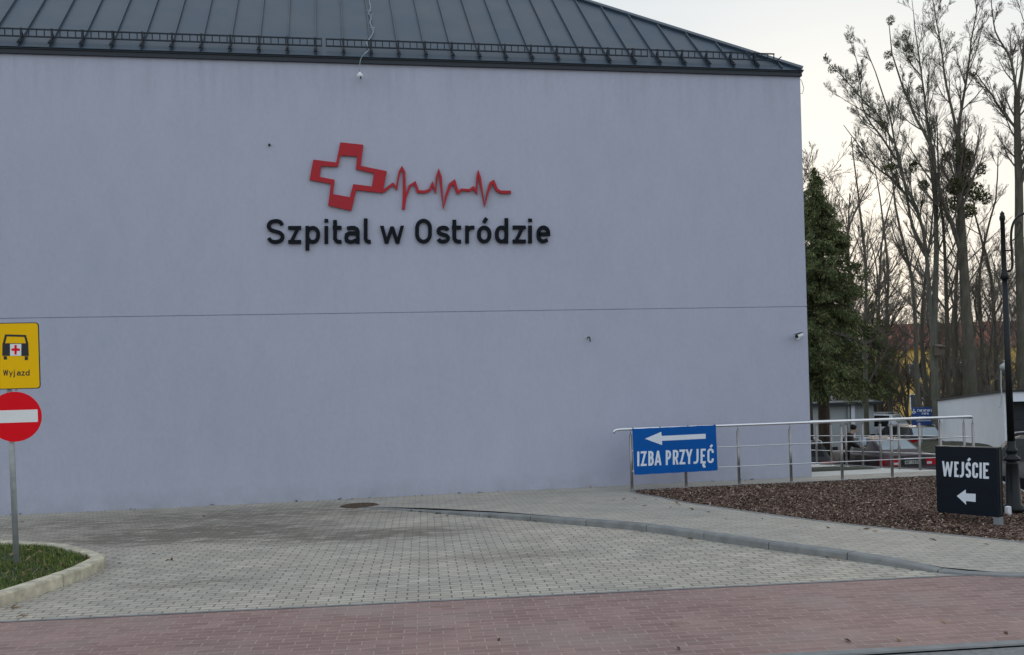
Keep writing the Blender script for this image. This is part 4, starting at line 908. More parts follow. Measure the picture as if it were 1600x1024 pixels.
wh = ['whose twiggy top fringes the sky just right of the wall edge', 'showing above the tip of the spruce', 'rising behind the right shoulder of the spruce', 'far behind the thin forked tree', 'behind the tree that bends right', 'rising out of the dark evergreen bush', 'left of the yellow house wall', 'between the birdhouse and the garage corner', 'directly behind the birdhouse trunk', 'right of the birdhouse', 'left of the stout dark trunk', 'right behind the ivy-covered trunk', 'above the left end of the white garage roof', 'above the middle of the white garage roof', 'right behind the lamp mast', 'behind the lamp mast on its right', 'at the far right edge behind the dark edge tree', 'low, under the slender leaning tree', 'low, at the foot of the ivy-covered tree', 'low, just above the garage roof', 'low, beside the small wall lamp', 'half hidden behind the wall edge']
for i, (px, d, sc) in enumerate(bt):
    lab = 'brushy bare tree '+wh[i]; L = tbase(px, d)
    if i < 3: t = tmpl[i]; t.location = Vector([float(q) for q in L]); t.rotation_euler = (0, 0, i*1.7); t.scale = (sc,)*3; t['label'] = lab
    else: clone(tmpl[i % 3], L, i*1.3, sc, lab)
# saplings and undergrowth: nobody could count it
r2 = np.random.RandomState(77); N = 420
px = r2.uniform(1362, 1640, N); px = np.where((px > 1396) & (px < 1452) & (r2.uniform(0, 1, N) < .95), px+100, px); dd = np.where(px < 1470, r2.uniform(57, 76, N), r2.uniform(46, 74, N)); P0 = np.array([tbase(a, d_) for a, d_ in zip(px, dd)]); L = r2.uniform(1.6, 4.6, N)
P = np.zeros((N, 6, 3)); P[:, 0] = P0; d_ = np.stack([r2.normal(0, .12, N), r2.normal(0, .12, N), np.ones(N)], 1)
for k in range(1, 6): d_ = d_+r2.normal(0, .07, d_.shape); P[:, k] = P[:, k-1]+d_*(L/5)[:, None]
R = (L*.008)[:, None]*np.linspace(1, .3, 6)[None]
c1 = grow(P, R, L, 6, .1, .95, .8, .35, .4, r2, 4); c2 = grow(*c1, 4, .2, .95, .8, .5, .3, r2, 3)
tag(obj_np('undergrowth', *join([tubes(P, R, 5), tubes(c1[0], np.maximum(c1[1], .006), 3), tubes(c2[0], np.maximum(c2[1], .006), 3)]), 'twig'), kind='stuff')
# birdhouse
bp = DP(1467, 548, dA-.45)
bh = thing('birdhouse', bp, 'weathered wooden birdhouse hanging on the trunk of the tallest grey tree', 'birdhouse')
MB().box(bp[0]-.15, bp[0]+.15, bp[1]-.14, bp[1]+.14, bp[2]-.22, bp[2]+.2).build('box', 'birdhouse', bh)
MB().frame(bp+np.array([0, -.05, .21]), (1, 0, 0), (0, .97, .25), (0, -.25, .97), -.2, .2, -.2, .24, 0, .03).build('roof', 'birdhouse', bh)
MB().tube([bp+np.array([.0, -.1435, .08]), bp+np.array([0, -.139, .08])], .045, 12).build('entrance_hole', 'dark_plastic', bh)
# ---- evergreens
def conifer(x, d, ztop, prof, label, seed, nbr=230, lean=0., needle=34, tr=.22, rcut=None):
    r_ = np.random.RandomState(seed); base_ = tbase(x, d); root = thing('spruce_tree', base_, label, 'tree')
    hgt = ztop-base_[2]; top = np.array([base_[0]+lean, base_[1], ztop])
    MB().tube([base_+(top-base_)*t for t in (0, .3, .6, .85, 1)], [tr, tr*.8, tr*.5, tr*.25, .02], 12).build('trunk', 'bark_spruce', root, True)
    br = []; P, Dv = [], []
    for i in range(nbr):
        z = base_[2]+(ztop-base_[2])*(prof[0][0]+(1-prof[0][0])*r_.uniform(0, 1)**.95); t = (z-base_[2])/hgt
        Rm = np.interp(t, [q[0] for q in prof], [q[1] for q in prof])*r_.uniform(.45, 1.2); a = r_.uniform(0, 6.283)
        c = base_+(top-base_)*t; d0 = np.array([math.cos(a), math.sin(a), 0])
        n = 6; pts = []
        for k in range(n):
            s = k/(n-1); pts.append(c+d0*Rm*s+np.array([0, 0, Rm*(.10*s-.62*s*s+.22*s**4)])+r_.normal(0, .02, 3))
        br.append(pts); pts = np.array(pts); side = np.cross(d0, (0, 0, 1.))
        m = int(needle*Rm/1.2)+8
        for q in range(m):
            s = r_.uniform(.18, 1.)**.8; k = min(int(s*(n-1)), n-2); f_ = s*(n-1)-k; p = pts[k]*(1-f_)+pts[k+1]*f_
            w = (1-s*.7)*.42*Rm*.6; off = r_.uniform(-w, w); sp = p+side*off+np.array([0, 0, -abs(off)*.25-r_.uniform(0, .16)])
            for e in range(6):
                P.append(sp+r_.normal(0, .05, 3)); Dv.append(d0*.6+side*np.sign(off)*.5+np.array([0, 0, -.55]))
    br = np.array(br); obj_np('boughs', *tubes(br, np.repeat(np.linspace(.022, .006, 6)[None], len(br), 0), 4), 'bark_spruce', root)
    leaves('foliage', np.array(P), .068*hgt/10.6, 'needles', root, r_, 5.5, np.array(Dv)); return root
conifer(1287, 32.5, 1.82+(598-262)/1520*32.5, [(.31, 1.5), (.36, 1.95), (.45, 1.85), (.58, 1.65), (.72, 1.35), (.88, .7), (1, .06)], 'dark green spruce with a thick brown trunk standing right beside the hospital wall', 61, nbr=360, needle=44, lean=-.1)
conifer(1366, 55, 1.82+(596-470)/1520*55, [(.36, 1.5), (.5, 2.0), (.7, 1.5), (.88, .8), (1, .1)], 'lower dark evergreen bush between the spruce and the bare trees', 62, nbr=150, needle=40, tr=.12)
conifer(1262, 41, 1.82+(598-330)/1520*41, [(.3, 1.5), (.42, 1.9), (.6, 1.3), (.85, .6), (1, .08)], 'dark spruce mostly hidden behind the hospital corner', 63, nbr=170, needle=34, tr=.2)
# ================================================================== BACKGROUND BUILDINGS
def building(name, x0, x1, y0, y1, zb_, zt_, mat, label, cat, rot=0.):
    r = thing(name, ((x0+x1)/2, (y0+y1)/2, zb_), label, cat); return r
# long ochre house with a tiled roof
def house(px0, px1, d, pyt, pyr, wallm, roofm, label, dep=9., win=True, name='house', slant=0.):
    a, c = tbase(px0, d), tbase(px1, d); a[2] = c[2] = min(a[2], c[2]); u = c-a; L = np.linalg.norm(u); u /= L; w = np.array([-u[1], u[0], 0])
    zt_ = DP((px0+px1)/2, pyt, d)[2]-a[2]; zr = DP((px0+px1)/2, pyr, d+dep/2)[2]-a[2]
    r = thing(name, a, label, 'house'); Z = np.array([0, 0, 1.])
    MB().frame(a, u, w, Z, 0, L, 0, dep, 0, zt_).build('wall', wallm, r)
    pts = [(-.3, -.4, zt_-.05), (L+.3, -.4, zt_-.05), (L+.3, dep+.4, zt_-.05), (-.3, dep+.4, zt_-.05), (-.3, dep/2, zr), (L+.3, dep/2, zr)]
    v = [a+u*x+w*y+Z*z for x, y, z in pts]; v += [p-Z*.12 for p in v[:4]]
    obj('roof', v, [(0, 1, 5, 4), (2, 3, 4, 5), (1, 2, 5), (3, 0, 4), (9, 8, 7, 6), (0, 6, 7, 1), (1, 7, 8, 2), (2, 8, 9, 3), (3, 9, 6, 0)], roofm, r)
    if win:
        n = int(L/3.2)
        for st in range(max(1, int(zt_/2.9))):
            for i in range(n):
                x = (i+.5)*L/n; z = 1.0+st*2.9
                if z+1.5 > zt_: continue
                f = MB().frame(a, u, w, Z, x-.6, x+.6, -.05, -.003, z-.05, z+1.4); o = f.build('window', 'white_wall', r)
                MB().frame(a, u, w, Z, x-.52, x-.03, -.06, -.052, z+.03, z+1.32).frame(a, u, w, Z, x+.03, x+.52, -.06, -.052, z+.03, z+1.32).build('pane', 'pane', o)
    return r
house(1398, 1660, 92, 540, 503, 'yellow_wall', 'red_tiles', 'long ochre-yellow house with a red-brown roof, glimpsed behind the bare trees')
house(1300, 1352, 66, 560, 514, 'grey_wall', 'blue_tin', 'grey house with a pale blue-grey roof, showing right of the spruce', dep=8, win=True)
sh = house(1240, 1364, 46, 628, 622, 'grey_wall', 'fascia', 'low pale grey outbuilding behind the hooded person', dep=5, win=False, name='outbuilding')
p0 = DP(1326, 650, 45.9); MB().tube([(p0[0], p0[1], hpz(p0[1])), (p0[0], p0[1], DP(1326, 629, 45.9)[2])], .05, 8).build('downpipe', 'galv', sh)
p0, p1 = DP(1329, 640, 45.9), DP(1337, 700, 45.9); MB().box(p0[0], p1[0], p0[1]-.06, p0[1]-.02, hpz(45), p0[2]+.3).build('door', 'white_wall', sh)
# white garage on the right
ga = DP(1568, 613, 31); gb = DP(1465, 627, 40.5)
gz = -1.15; ga2 = np.array([ga[0], ga[1], gz]); gr = thing('garage', ga2, 'white flat-roofed garage with a dark door opening behind the street lamp', 'garage')
us = np.array([gb[0]-ga[0], gb[1]-ga[1], 0]); Ls = np.linalg.norm(us); us /= Ls; uf = RT*1; uf = np.array([math.cos(AL), -math.sin(AL), 0]); uf /= np.linalg.norm(uf)
zA, zB = ga[2], gb[2]; Wd = 7.
Zv = np.array([0, 0, 1.])
def gpt(a, s, z): return ga2+uf*a+us*s+np.array([0, 0, z-gz])
zh = DP(1575, 628, 31)[2]
v = [gpt(0, 0, gz-1), gpt(0, Ls, gz-1), gpt(0, Ls, zB), gpt(0, 0, zA), gpt(.2, .25, gz-1), gpt(.2, Ls, gz-1), gpt(.2, Ls, zB), gpt(.2, .25, zA)]
b = MB().add(v, [(0, 3, 2, 1), (4, 5, 6, 7), (1, 2, 6, 5), (0, 4, 7, 3), (2, 3, 7, 6)])
b.add([gpt(.2, 0, zh), gpt(Wd, 0, zh), gpt(Wd, 0, zA), gpt(.2, 0, zA), gpt(.2, .25, zh), gpt(Wd, .25, zh), gpt(Wd, .25, zA), gpt(.2, .25, zA)], [(0, 1, 2, 3), (4, 7, 6, 5), (0, 4, 5, 1), (3, 2, 6, 7)])
b.add([gpt(Wd, 0, gz-1), gpt(Wd+.2, 0, gz-1), gpt(Wd+.2, 0, zA), gpt(Wd, 0, zA), gpt(Wd, Ls, gz-1), gpt(Wd+.2, Ls, gz-1), gpt(Wd+.2, Ls, zB), gpt(Wd, Ls, zB)], [(0, 1, 2, 3), (5, 4, 7, 6), (1, 5, 6, 2), (4, 0, 3, 7), (3, 2, 6, 7)])
b.build('wall', 'white_wall', gr)
v = [gpt(-.06, -.06, zA+.002), gpt(Wd+.26, -.06, zA+.002), gpt(Wd+.26, Ls+.06, zB+.002), gpt(-.06, Ls+.06, zB+.002)]
obj('roof', v+[p+np.array([0, 0, .06]) for p in v], [(3, 2, 1, 0), (4, 5, 6, 7), (0, 1, 5, 4), (1, 2, 6, 5), (2, 3, 7, 6), (3, 0, 4, 7)], 'fascia', gr)
v = [gpt(.2, .6, gz-1), gpt(Wd, .6, gz-1), gpt(Wd, .6, zh+.2), gpt(.2, .6, zh+.2)]
b = MB().add(v+[p+us*.05 for p in v], [(0, 1, 2, 3), (7, 6, 5, 4)])
for k in range(1, 7): b.frame(gpt(0, .58, gz), uf, -us, Zv, .2, Wd, 0, .012, k*.32-.01, k*.32+.01)
b.build('door', 'dark_gate', gr)
bk = []
for t_ in (0., .06, .14, .3, .5, .7, .9, 1.05):
    p0 = gpt(0, Ls*t_, 0)-np.array([0, 0, 0]); zt_b = float(np.interp(t_, [0, .06, .14, .3, 1], [hpz(p0[1]), -.75, -.48, -.46, -.74])); o_ = []
    for k, (w_, f_) in enumerate(((-.15, 1.), (.15, 1.), (.9, .93), (1.8, .6), (3., .15), (3.8, -.05))):
        p = p0-uf*w_; zl_ = hpz(p[1]); o_.append((p[0], p[1], zl_+(zt_b-zl_)*f_+(.03*math.sin(t_*17+k*2))))
    bk.append(o_)
sheet('grass_bank', bk, 'ground')
# small swan-neck lamp on the garage
q = lambda px, py: DP(px, py, 30.2)
wlmp = thing('wall_lamp', q(1564, 634), 'small pale swan-neck lamp rising over the garage roof left of the lamp mast', 'lamp')
MB().tube(catmull([q(1561, 636), q(1564, 634), q(1565, 620), q(1564, 600), q(1564, 582), q(1565, 577), q(1568, 573)], 5), .022, 8).build('swan_neck', 'galv', wlmp, True)
MB().tube([q(1565, 579), q(1567, 575), q(1572, 571), q(1574, 570)], [.05, .12, .11, .03], 12).build('lamp_head', 'galv', wlmp, True)
# blue parking sign
bs_ = DP(1440, 648, 40); PB = Plane(bs_, (math.cos(AL+.1), -math.sin(AL+.1), 0), (0, 0, 1))
ps = thing('parking_sign', (bs_[0], bs_[1], hpz(bs_[1])), 'small blue parking sign with a wheelchair symbol, above the dark estate car', 'sign')
c0_, c1_ = PB.hit(1424, 637), PB.hit(1456, 664)
MB().poly(PB, rrect(c0_[0], c1_[1], c1_[0], c0_[1], .03), 0, .02).build('panel', 'blue_sign', ps)
MB().tube([PB.pt((c0_[0]+c1_[0])/2, c0_[1], -.035), PB.pt((c0_[0]+c1_[0])/2, hpz(bs_[1])-bs_[2], -.035)], .03, 10).build('pole', 'galv', ps, True)
sc = lambda x, y: PB.hit(1400+x/17.06, 620+y/17.06)
b = MB(); b.ribbon(PB, [sc(470, 350), sc(468, 395), sc(505, 395), sc(520, 435)], .028, .0205, .022); b.ribbon(PB, [sc(440, 385), sc(428, 415), sc(445, 440), sc(475, 445), sc(498, 430)], .026, .0205, .0225)
a_ = sc(470, 338); b.poly(PB, [(a_[0]+.022*math.cos(t*.7854), a_[1]+.022*math.sin(t*.7854)) for t in range(8)], .0205, .022); b.build('wheelchair_symbol', 'sign_white', ps)
b = MB()
for y0_, y1_, xs_ in ((345, 400, (570, 622, 674, 720, 770, 822, 872, 925, 958)), (432, 475, (690, 735, 780, 825, 872)), (632, 655, (530, 940))):
    for i in range(len(xs_)-1):
        p_, q_ = sc(xs_[i], y1_), sc(xs_[i+1]-10, y0_)
        if len(xs_) > 2:
            b.ribbon(PB, [(p_[0]+.01, p_[1]), (p_[0]+.01, q_[1]), (q_[0]-.01, p_[1] if i % 2 else q_[1])]+([(q_[0]-.01, q_[1])] if i % 2 else []), .022, .0205, .022)
        else: b.poly(PB, [p_, (q_[0], p_[1]), q_, (p_[0], q_[1])], .0205, .022)
b.build('sign_print', 'sign_white', ps)
# ================================================================== CARS
def car(kind, paint, loc, heading, label, plate_text=None, backglass='rear_glass'):
    """local frame: +x front, y left, z up, origin on the ground under the middle"""
    root = thing('parked_car', (0, 0, 0), label, 'car', 'cars in the car park')
    if kind == 'sedan':   # x, wbot zb, wmid zm, wbelt zbelt, wgl zgl, zc
        S = [(-2.34, .66, .40, .79, .56, .76, .86, .66, .93, .95), (-2.27, .76, .28, .86, .58, .83, .90, .68, .985, 1.005), (-1.75, .84, .22, .895, .60, .86, .93, .68, 1.03, 1.05), (-1.62, .84, .22, .895, .60, .865, .93, .67, 1.10, 1.12), (-1.0, .84, .22, .895, .60, .87, .93, .62, 1.37, 1.40), (-.86, .84, .22, .895, .60, .87, .93, .61, 1.39, 1.43),
             (-.05, .84, .22, .895, .60, .87, .92, .61, 1.41, 1.455), (.05, .84, .22, .895, .60, .87, .92, .61, 1.41, 1.455), (.48, .84, .22, .895, .60, .87, .91, .60, 1.37, 1.41), (1.25, .84, .22, .89, .58, .85, .90, .70, .97, .985), (1.95, .80, .22, .86, .56, .80, .82, .62, .86, .89), (2.28, .66, .26, .76, .50, .70, .70, .5, .74, .76)]
        rear_g, roof_, wsh, side_g = [(3, 4)], [(4, 8)], [(8, 9)], [(4, 5, 0), (5, 6, 1), (7, 8, 1), (8, 9, 1)]; zp = (.70, .81); zl = (.66, .88); L2 = 2.36
    elif kind == 'estate':
        S = [(-2.30, .66, .38, .79, .58, .78, .90, .70, .97, .985), (-2.24, .76, .28, .87, .60, .84, .95, .70, 1.02, 1.04), (-2.17, .80, .25, .88, .60, .85, .97, .69, 1.10, 1.12), (-1.86, .84, .22, .89, .62, .86, .97, .62, 1.43, 1.46), (-1.78, .84, .22, .89, .62, .86, .97, .62, 1.44, 1.48), (-1.0, .84, .22, .895, .62, .87, .96, .62, 1.46, 1.51), (-.92, .84, .22, .895, .62, .87, .96, .62, 1.46, 1.51),
             (-.05, .84, .22, .895, .60, .87, .95, .62, 1.47, 1.52), (.05, .84, .22, .895, .60, .87, .95, .62, 1.47, 1.52), (.48, .84, .22, .895, .60, .87, .94, .61, 1.42, 1.46), (1.2, .84, .22, .89, .58, .85, .92, .70, .99, 1.0), (1.95, .80, .22, .86, .56, .80, .84, .62, .88, .91), (2.22, .66, .26, .76, .50, .70, .70, .5, .74, .76)]
        rear_g, roof_, wsh, side_g = [(2, 3)], [], [(9, 10)], [(3, 4, 0), (4, 5, 1), (6, 7, 1), (8, 9, 1), (9, 10, 1)]; zp = (.78, .89); zl = (.70, .98); L2 = 2.32
    sc_ = {'sedan': 1., 'estate': 1.}[kind]
    parts = {'body': ([], []), 'side_window': ([], []), 'side_window_': ([], []), 'rear_window': ([], []), 'windscreen': ([], [])}
    def ring(s):
        x, wb, zb_, wm, zm, wt, zt_, wg, zg, zc = s
        h = [(wb, zb_), (wm, zb_+(zm-zb_)*.45), (wm+.005, zm), (wt, zt_), (wt-.035, zt_+.025), (wg, zg), (wg-.10, zg+(zc-zg)*.55), (0, zc)]
        return [(x, y, z) for y, z in h]+[(x, -y, z) for y, z in h[-2::-1]]
    Rg = [ring(s) for s in S]; n = 15
    def q(part, pts):
        v, f = parts[part]; k = len(v); v += pts; f.append(tuple(range(k, k+len(pts))))
    for i in range(len(S)-1):
        for j in range(n-1):
            jj = j if j < 7 else n-2-j; part = 'body'
            if jj == 4:
                for g in side_g:
                    if g[0] == i and g[2]: part = 'side_window' if j < 7 else 'side_window_'
            if jj == 6 or (jj == 5 and False):
                if any(a == i for a, c in rear_g): part = 'rear_window'
                if any(a == i for a, c in wsh): part = 'windscreen'
            q(part, [Rg[i][j], Rg[i][j+1], Rg[i+1][j+1], Rg[i+1][j]])
        q('body', [Rg[i][0], Rg[i+1][0], Rg[i+1][-1], Rg[i][-1]])
    q('body', Rg[0]); q('body', Rg[-1][::-1])
    def weld(v, f):
        key, nv, mp = {}, [], []
        for p in v:
            k = tuple(round(c, 4) for c in p)
            if k not in key: key[k] = len(nv); nv.append(p)
            mp.append(key[k])
        return nv, [tuple(mp[i] for i in ff) for ff in f]
    for nm, mt in (('body', paint), ('side_window', 'car_glass'), ('side_window_', 'car_glass'), ('rear_window', backglass), ('windscreen', 'car_glass')):
        v, f = weld(*parts[nm]); o = obj(nm.rstrip('_'), v, f, mt, root)
        if nm == 'body':
            for p in o.data.polygons: p.use_smooth = True
            o.modifiers.new('bevel', 'BEVEL').width = .02; o.data.set_sharp_from_angle(angle=math.radians(35))
    body = [o for o in root.children if o.name.startswith('body')][0]
    for sy in (1, -1):
        b = MB()
        for x in (-.45, .0, 1.15, -1.25): b.frame((x, sy*.9005, 0), (1, 0, 0), (0, sy, 0), (0, 0, 1), -.004, .004, -.006, .0015, .32, .88)
        b.frame((0, sy*.902, 0), (1, 0, 0), (0, sy, 0), (0, 0, 1), -1.2, 1.1, -.01, .012, .50, .54)
        b.build('door_seams', 'dark_plastic', body)
    xr = S[0][0]
    pl = [(xr-.025, .44), (xr-.02, .73), (xr+.09, .868), (xr+.34, .905), (xr+.34, .80), (xr+.06, .44)]
    for sy in (1, -1):
        v = [(x, y*sy, z) for z in (zl[0], zl[1]) for x, y in pl]; f = [(i, (i+1) % 6, 6+(i+1) % 6, 6+i) for i in range(6)]+[(0, 1, 2, 3, 4, 5)[::-1], (6, 7, 8, 9, 10, 11)]
        t = obj('tail_light', v, f, 'tail', root)
        obj('reversing_lens', [(xr-.029, sy*.46, zl[0]+.03), (xr-.029, sy*.62, zl[0]+.03), (xr-.029, sy*.62, zl[0]+.10), (xr-.029, sy*.46, zl[0]+.10), (xr-.02, sy*.46, zl[0]+.03), (xr-.02, sy*.62, zl[0]+.03), (xr-.02, sy*.62, zl[0]+.10), (xr-.02, sy*.46, zl[0]+.10)], [(0, 1, 2, 3), (4, 7, 6, 5), (0, 4, 5, 1), (2, 6, 7, 3)], 'reverse', t)
        MB().bbox(1.98, 2.2, min(sy*.45, sy*.74), max(sy*.45, sy*.74), .60, .76, .03).build('headlight', 'reverse', root)
        mr = MB().tube([(.78, sy*.90, .98), (.78, sy*1.0, 1.0)], .02, 8).frame((.78, sy*1.04, 1.02), (1, 0, 0), (0, 1, 0), (0, 0, 1), -.06, .07, -.10, .10, -.06, .08).build('mirror', paint, root)
        for x in (-1.38, 1.38):
            MB().tube([(x, sy*.74, .32), (x, sy*.80, .32), (x, sy*.935, .32)], [.31, .325, .31], 26).build('wheel', 'tyre', root)
            w = [o for o in root.children if o.name.startswith('wheel')][-1]
            rm = MB().tube([(x, sy*.93, .32), (x, sy*.938, .32), (x, sy*.945, .32)], [.21, .205, .19], 22)
            for k in range(5): a = k*1.2566; rm.frame((x, sy*.945, .32), (math.cos(a), 0, math.sin(a)), (-math.sin(a), 0, math.cos(a)), (0, sy, 0), .03, .19, -.02, .02, 0, .008)
            rm.build('rim', 'rim', w)
    b = MB().bbox(xr-.05, xr+.05, -.80, .80, .36, .58, .03); b.build('bumper', paint, root)
    MB().box(xr-.012, xr+.05, -.40, .40, zp[0]-.05, zp[1]+.05).build('number_plate_recess', 'dark_plastic', root)
    pp = MB().box(xr-.026, xr-.013, -.26, .26, zp[0], zp[1]).build('number_plate', 'plate_dull', root)
    if plate_text:
        PL = [None]
        class LP:  # local plane on the plate, seen from behind
            def pt(s, a, c, off=0.): return np.array([xr-.026-off, -a, c])
        b = MB(); x = -.225; hh = .075
        for ch in plate_text:
            if ch == ' ': x += .025; continue
            for pts, cl in glyph(ch, .62, .16): b.ribbon(LP(), [(x+gx*hh, zp[0]+.017+gy*hh) for gx, gy in pts], .012, .0005, .0015, cl is True)
            x += .057
        b.build('plate_characters', 'sign_black', pp)
    MB().tube([(xr-.035, -.30, zp[1]+.065), (xr-.035, .30, zp[1]+.065)], .012, 8).build('trunk_trim', 'steel', root)
    if kind == 'estate':
        for sy in (1, -1): MB().tube([(-1.75, sy*.58, 1.47), (-1.65, sy*.58, 1.55), (.2, sy*.58, 1.56), (.3, sy*.58, 1.50)], .016, 8).build('roof_rail', 'rim', root)
        MB().tube([(xr-.03, 0, .60+zp[1]-.3), (xr-.036, 0, .60+zp[1]-.3)], .001, 6)
    MB().tube([(-1.2 if kind == 'sedan' else -1.6, 0, 1.36 if kind == 'sedan' else 1.48), (-1.32 if kind == 'sedan' else -1.75, 0, 1.62)], [.008, .003], 6).build('aerial', 'dark_plastic', root)
    root.location = Vector([float(q_) for q_ in loc]); root.rotation_euler = (0, 0, heading)
    return root
def hd_(az): return math.pi/2-az        # azimuth clockwise from +Y -> rotation of +x axis
def place(px, d): p = DP(px, 600, d); return np.array([p[0], p[1], hpz(p[1])+.02])
def car_at(kind, paint, px_rear, d_rear, az, dz, label, **kw):
    p = place(px_rear, d_rear); f = np.array([math.sin(az), math.cos(az), 0]); c = p+f*2.3; c[2] = p[2]+dz
    return car(kind, paint, c, hd_(az), label, **kw)
car_at('sedan', 'car_grey', 1421, 30, math.radians(3), .02, 'grey metallic saloon car seen from behind through the railing', plate_text='NO 51A7S')
car_at('estate', 'car_navy', 1449, 41, math.radians(6), .0, 'dark navy estate car with roof rails behind the grey saloon', plate_text='NOS 17PA')
w = car_at('estate', 'car_white', 1412, 50, math.radians(-38), .0, 'white high-roofed car furthest back, behind the dark estate car', backglass='rear_glass'); w.scale = (1, 1.08, 1.22)
p = place(1632, 21.5)
car('estate', 'car_black', (p[0], p[1], p[2]-.0), math.radians(206), 'black car at the right edge, behind the street lamp and entrance sign')
# dark low car left behind the railing, beside the person
p = place(1285, 32.5); car('estate', 'car_black', (p[0]-1.3, p[1]-.6, p[2]), hd_(math.radians(20)), 'black car mostly hidden behind the corner of the hospital wall', backglass='car_glass')
# ================================================================== PERSON
def skin(name, J, E_, mat, parent, root=0, lvl=1):
    off = wl(parent) if parent else np.zeros(3)
    me = bpy.data.meshes.new(name); me.from_pydata([tuple(np.array(p, float)-0*off) for p, r in J], E_, []); o = bpy.data.objects.new(name, me); COL.objects.link(o)
    if parent: o.parent = parent
    m = o.modifiers.new('s', 'SKIN'); sv = me.skin_vertices[0].data
    for i, (p, r) in enumerate(J): sv[i].radius = (r, r) if not hasattr(r, '__len__') else r; sv[i].use_root = (i == root)
    s = o.modifiers.new('ss', 'SUBSURF'); s.levels = lvl; s.render_levels = lvl; m.use_smooth_shade = True; me.materials.append(M[mat]); return o
pp = place(1316, 31.3)+np.array([0, 0, .12]); per = thing('person', pp, 'person in dark jacket and black cap bending forward beside the grey saloon', 'person')
per.rotation_euler = (0, 0, -AL-.15)
# local: x to the right (direction faced), z up
J = [((0, 0, .95), .13), ((.04, 0, 1.12), .12), ((.12, 0, 1.32), .13), ((.20, 0, 1.48), .09), ((.27, 0, 1.58), .055), ((.33, 0, 1.69), .085), ((.35, 0, 1.78), .08),
     ((.16, .20, 1.44), .055), ((.26, .26, 1.20), .045), ((.46, .20, 1.10), .034), ((.16, -.20, 1.44), .055), ((.28, -.26, 1.20), .045), ((.48, -.18, 1.12), .034),
     ((0, .11, .88), .09), ((.05, .12, .50), .06), ((-.02, .12, .09), .04), ((.13, .13, .04), .035), ((0, -.11, .88), .09), ((-.06, -.12, .50), .06), ((-.14, -.12, .09), .04), ((.02, -.13, .04), .035),
     ((.54, .19, 1.09), .03), ((.56, -.17, 1.11), .03), ((.41, 0, 1.68), .03)]
E_ = [(0, 1), (1, 2), (2, 3), (3, 4), (4, 5), (5, 6), (3, 7), (7, 8), (8, 9), (3, 10), (10, 11), (11, 12), (0, 13), (13, 14), (14, 15), (15, 16), (0, 17), (17, 18), (18, 19), (19, 20), (9, 21), (12, 22), (5, 23)]
nJ = len(J)
for hi_, (hx, hy, hz_) in ((21, (.54, .19, 1.09)), (22, (.56, -.17, 1.11))):
    for k in range(4):
        y = hy+(k-1.5)*.019; l = (.062, .07, .066, .052)[k]
        J += [((hx+.045, y, hz_-.004), .009), ((hx+.045+l*.6, y, hz_-.02), .008), ((hx+.045+l*.8, y, hz_-.05), .007)]; q_ = len(J)-3; E_ += [(hi_, q_), (q_, q_+1), (q_+1, q_+2)]
    J += [((hx+.02, hy-.03, hz_-.012), .011), ((hx+.055, hy-.045, hz_-.03), .009)]; q_ = len(J)-2; E_ += [(hi_, q_), (q_, q_+1)]
skin('body', J, E_, 'skin', per)
skin('jacket', [((-.01, 0, .86), .17), ((.03, 0, 1.08), .165), ((.11, 0, 1.30), .175), ((.19, 0, 1.47), .13), ((.24, 0, 1.54), .085), ((.15, .22, 1.44), .085), ((.25, .28, 1.20), .07), ((.43, .21, 1.11), .055), ((.15, -.22, 1.44), .085), ((.27, -.28, 1.20), .07), ((.45, -.19, 1.13), .055)],
     [(0, 1), (1, 2), (2, 3), (3, 4), (3, 5), (5, 6), (6, 7), (3, 8), (8, 9), (9, 10)], 'jacket', per)
skin('trousers', [((0, 0, .93), .15), ((0, .12, .84), .115), ((.05, .13, .50), .085), ((-.02, .13, .12), .065), ((0, -.12, .84), .115), ((-.06, -.13, .50), .085), ((-.14, -.13, .12), .065)], [(0, 1), (1, 2), (2, 3), (0, 4), (4, 5), (5, 6)], 'trousers', per)
skin('cap', [((.27, 0, 1.66), .10), ((.31, 0, 1.76), .125), ((.345, 0, 1.84), .09)], [(0, 1), (1, 2)], 'hood', per)
for sy, sx in ((.13, .06), (-.13, -.05)): skin('shoe', [((sx-.08, sy, .05), .05), ((sx+.05, sy, .05), .05), ((sx+.14, sy, .035), .04)], [(0, 1), (1, 2)], 'hood', per)
c, s = math.cos(-AL-.15), math.sin(-AL-.15); bx = pp+np.array([.56*c, .56*s, 1.30])
r3 = np.random.RandomState(4); b = MB(); prof = [(.02, .20), (.06, .17), (.11, .09), (.14, 0), (.14, -.09), (.11, -.16), (.04, -.18)]
n0 = 0
for r, z in prof:
    for j in range(14): a = 2*math.pi*j/14; q_ = r*(1+r3.uniform(-.28, .22)); b.v.append((bx[0]+q_*math.cos(a)+.05*z, bx[1]+q_*.7*math.sin(a), bx[2]+z*.85+r3.uniform(-.02, .02)))
for i in range(6):
    for j in range(14): b.f.append((i*14+j, i*14+(j+1) % 14, (i+1)*14+(j+1) % 14, (i+1)*14+j))
b.f += [tuple(range(14))[::-1], tuple(range(84, 98))]
tag(b.build('bag', 'pale_cloth', None, False, base=bx), 'crumpled pale blue bag held by the hooded person', 'bag')
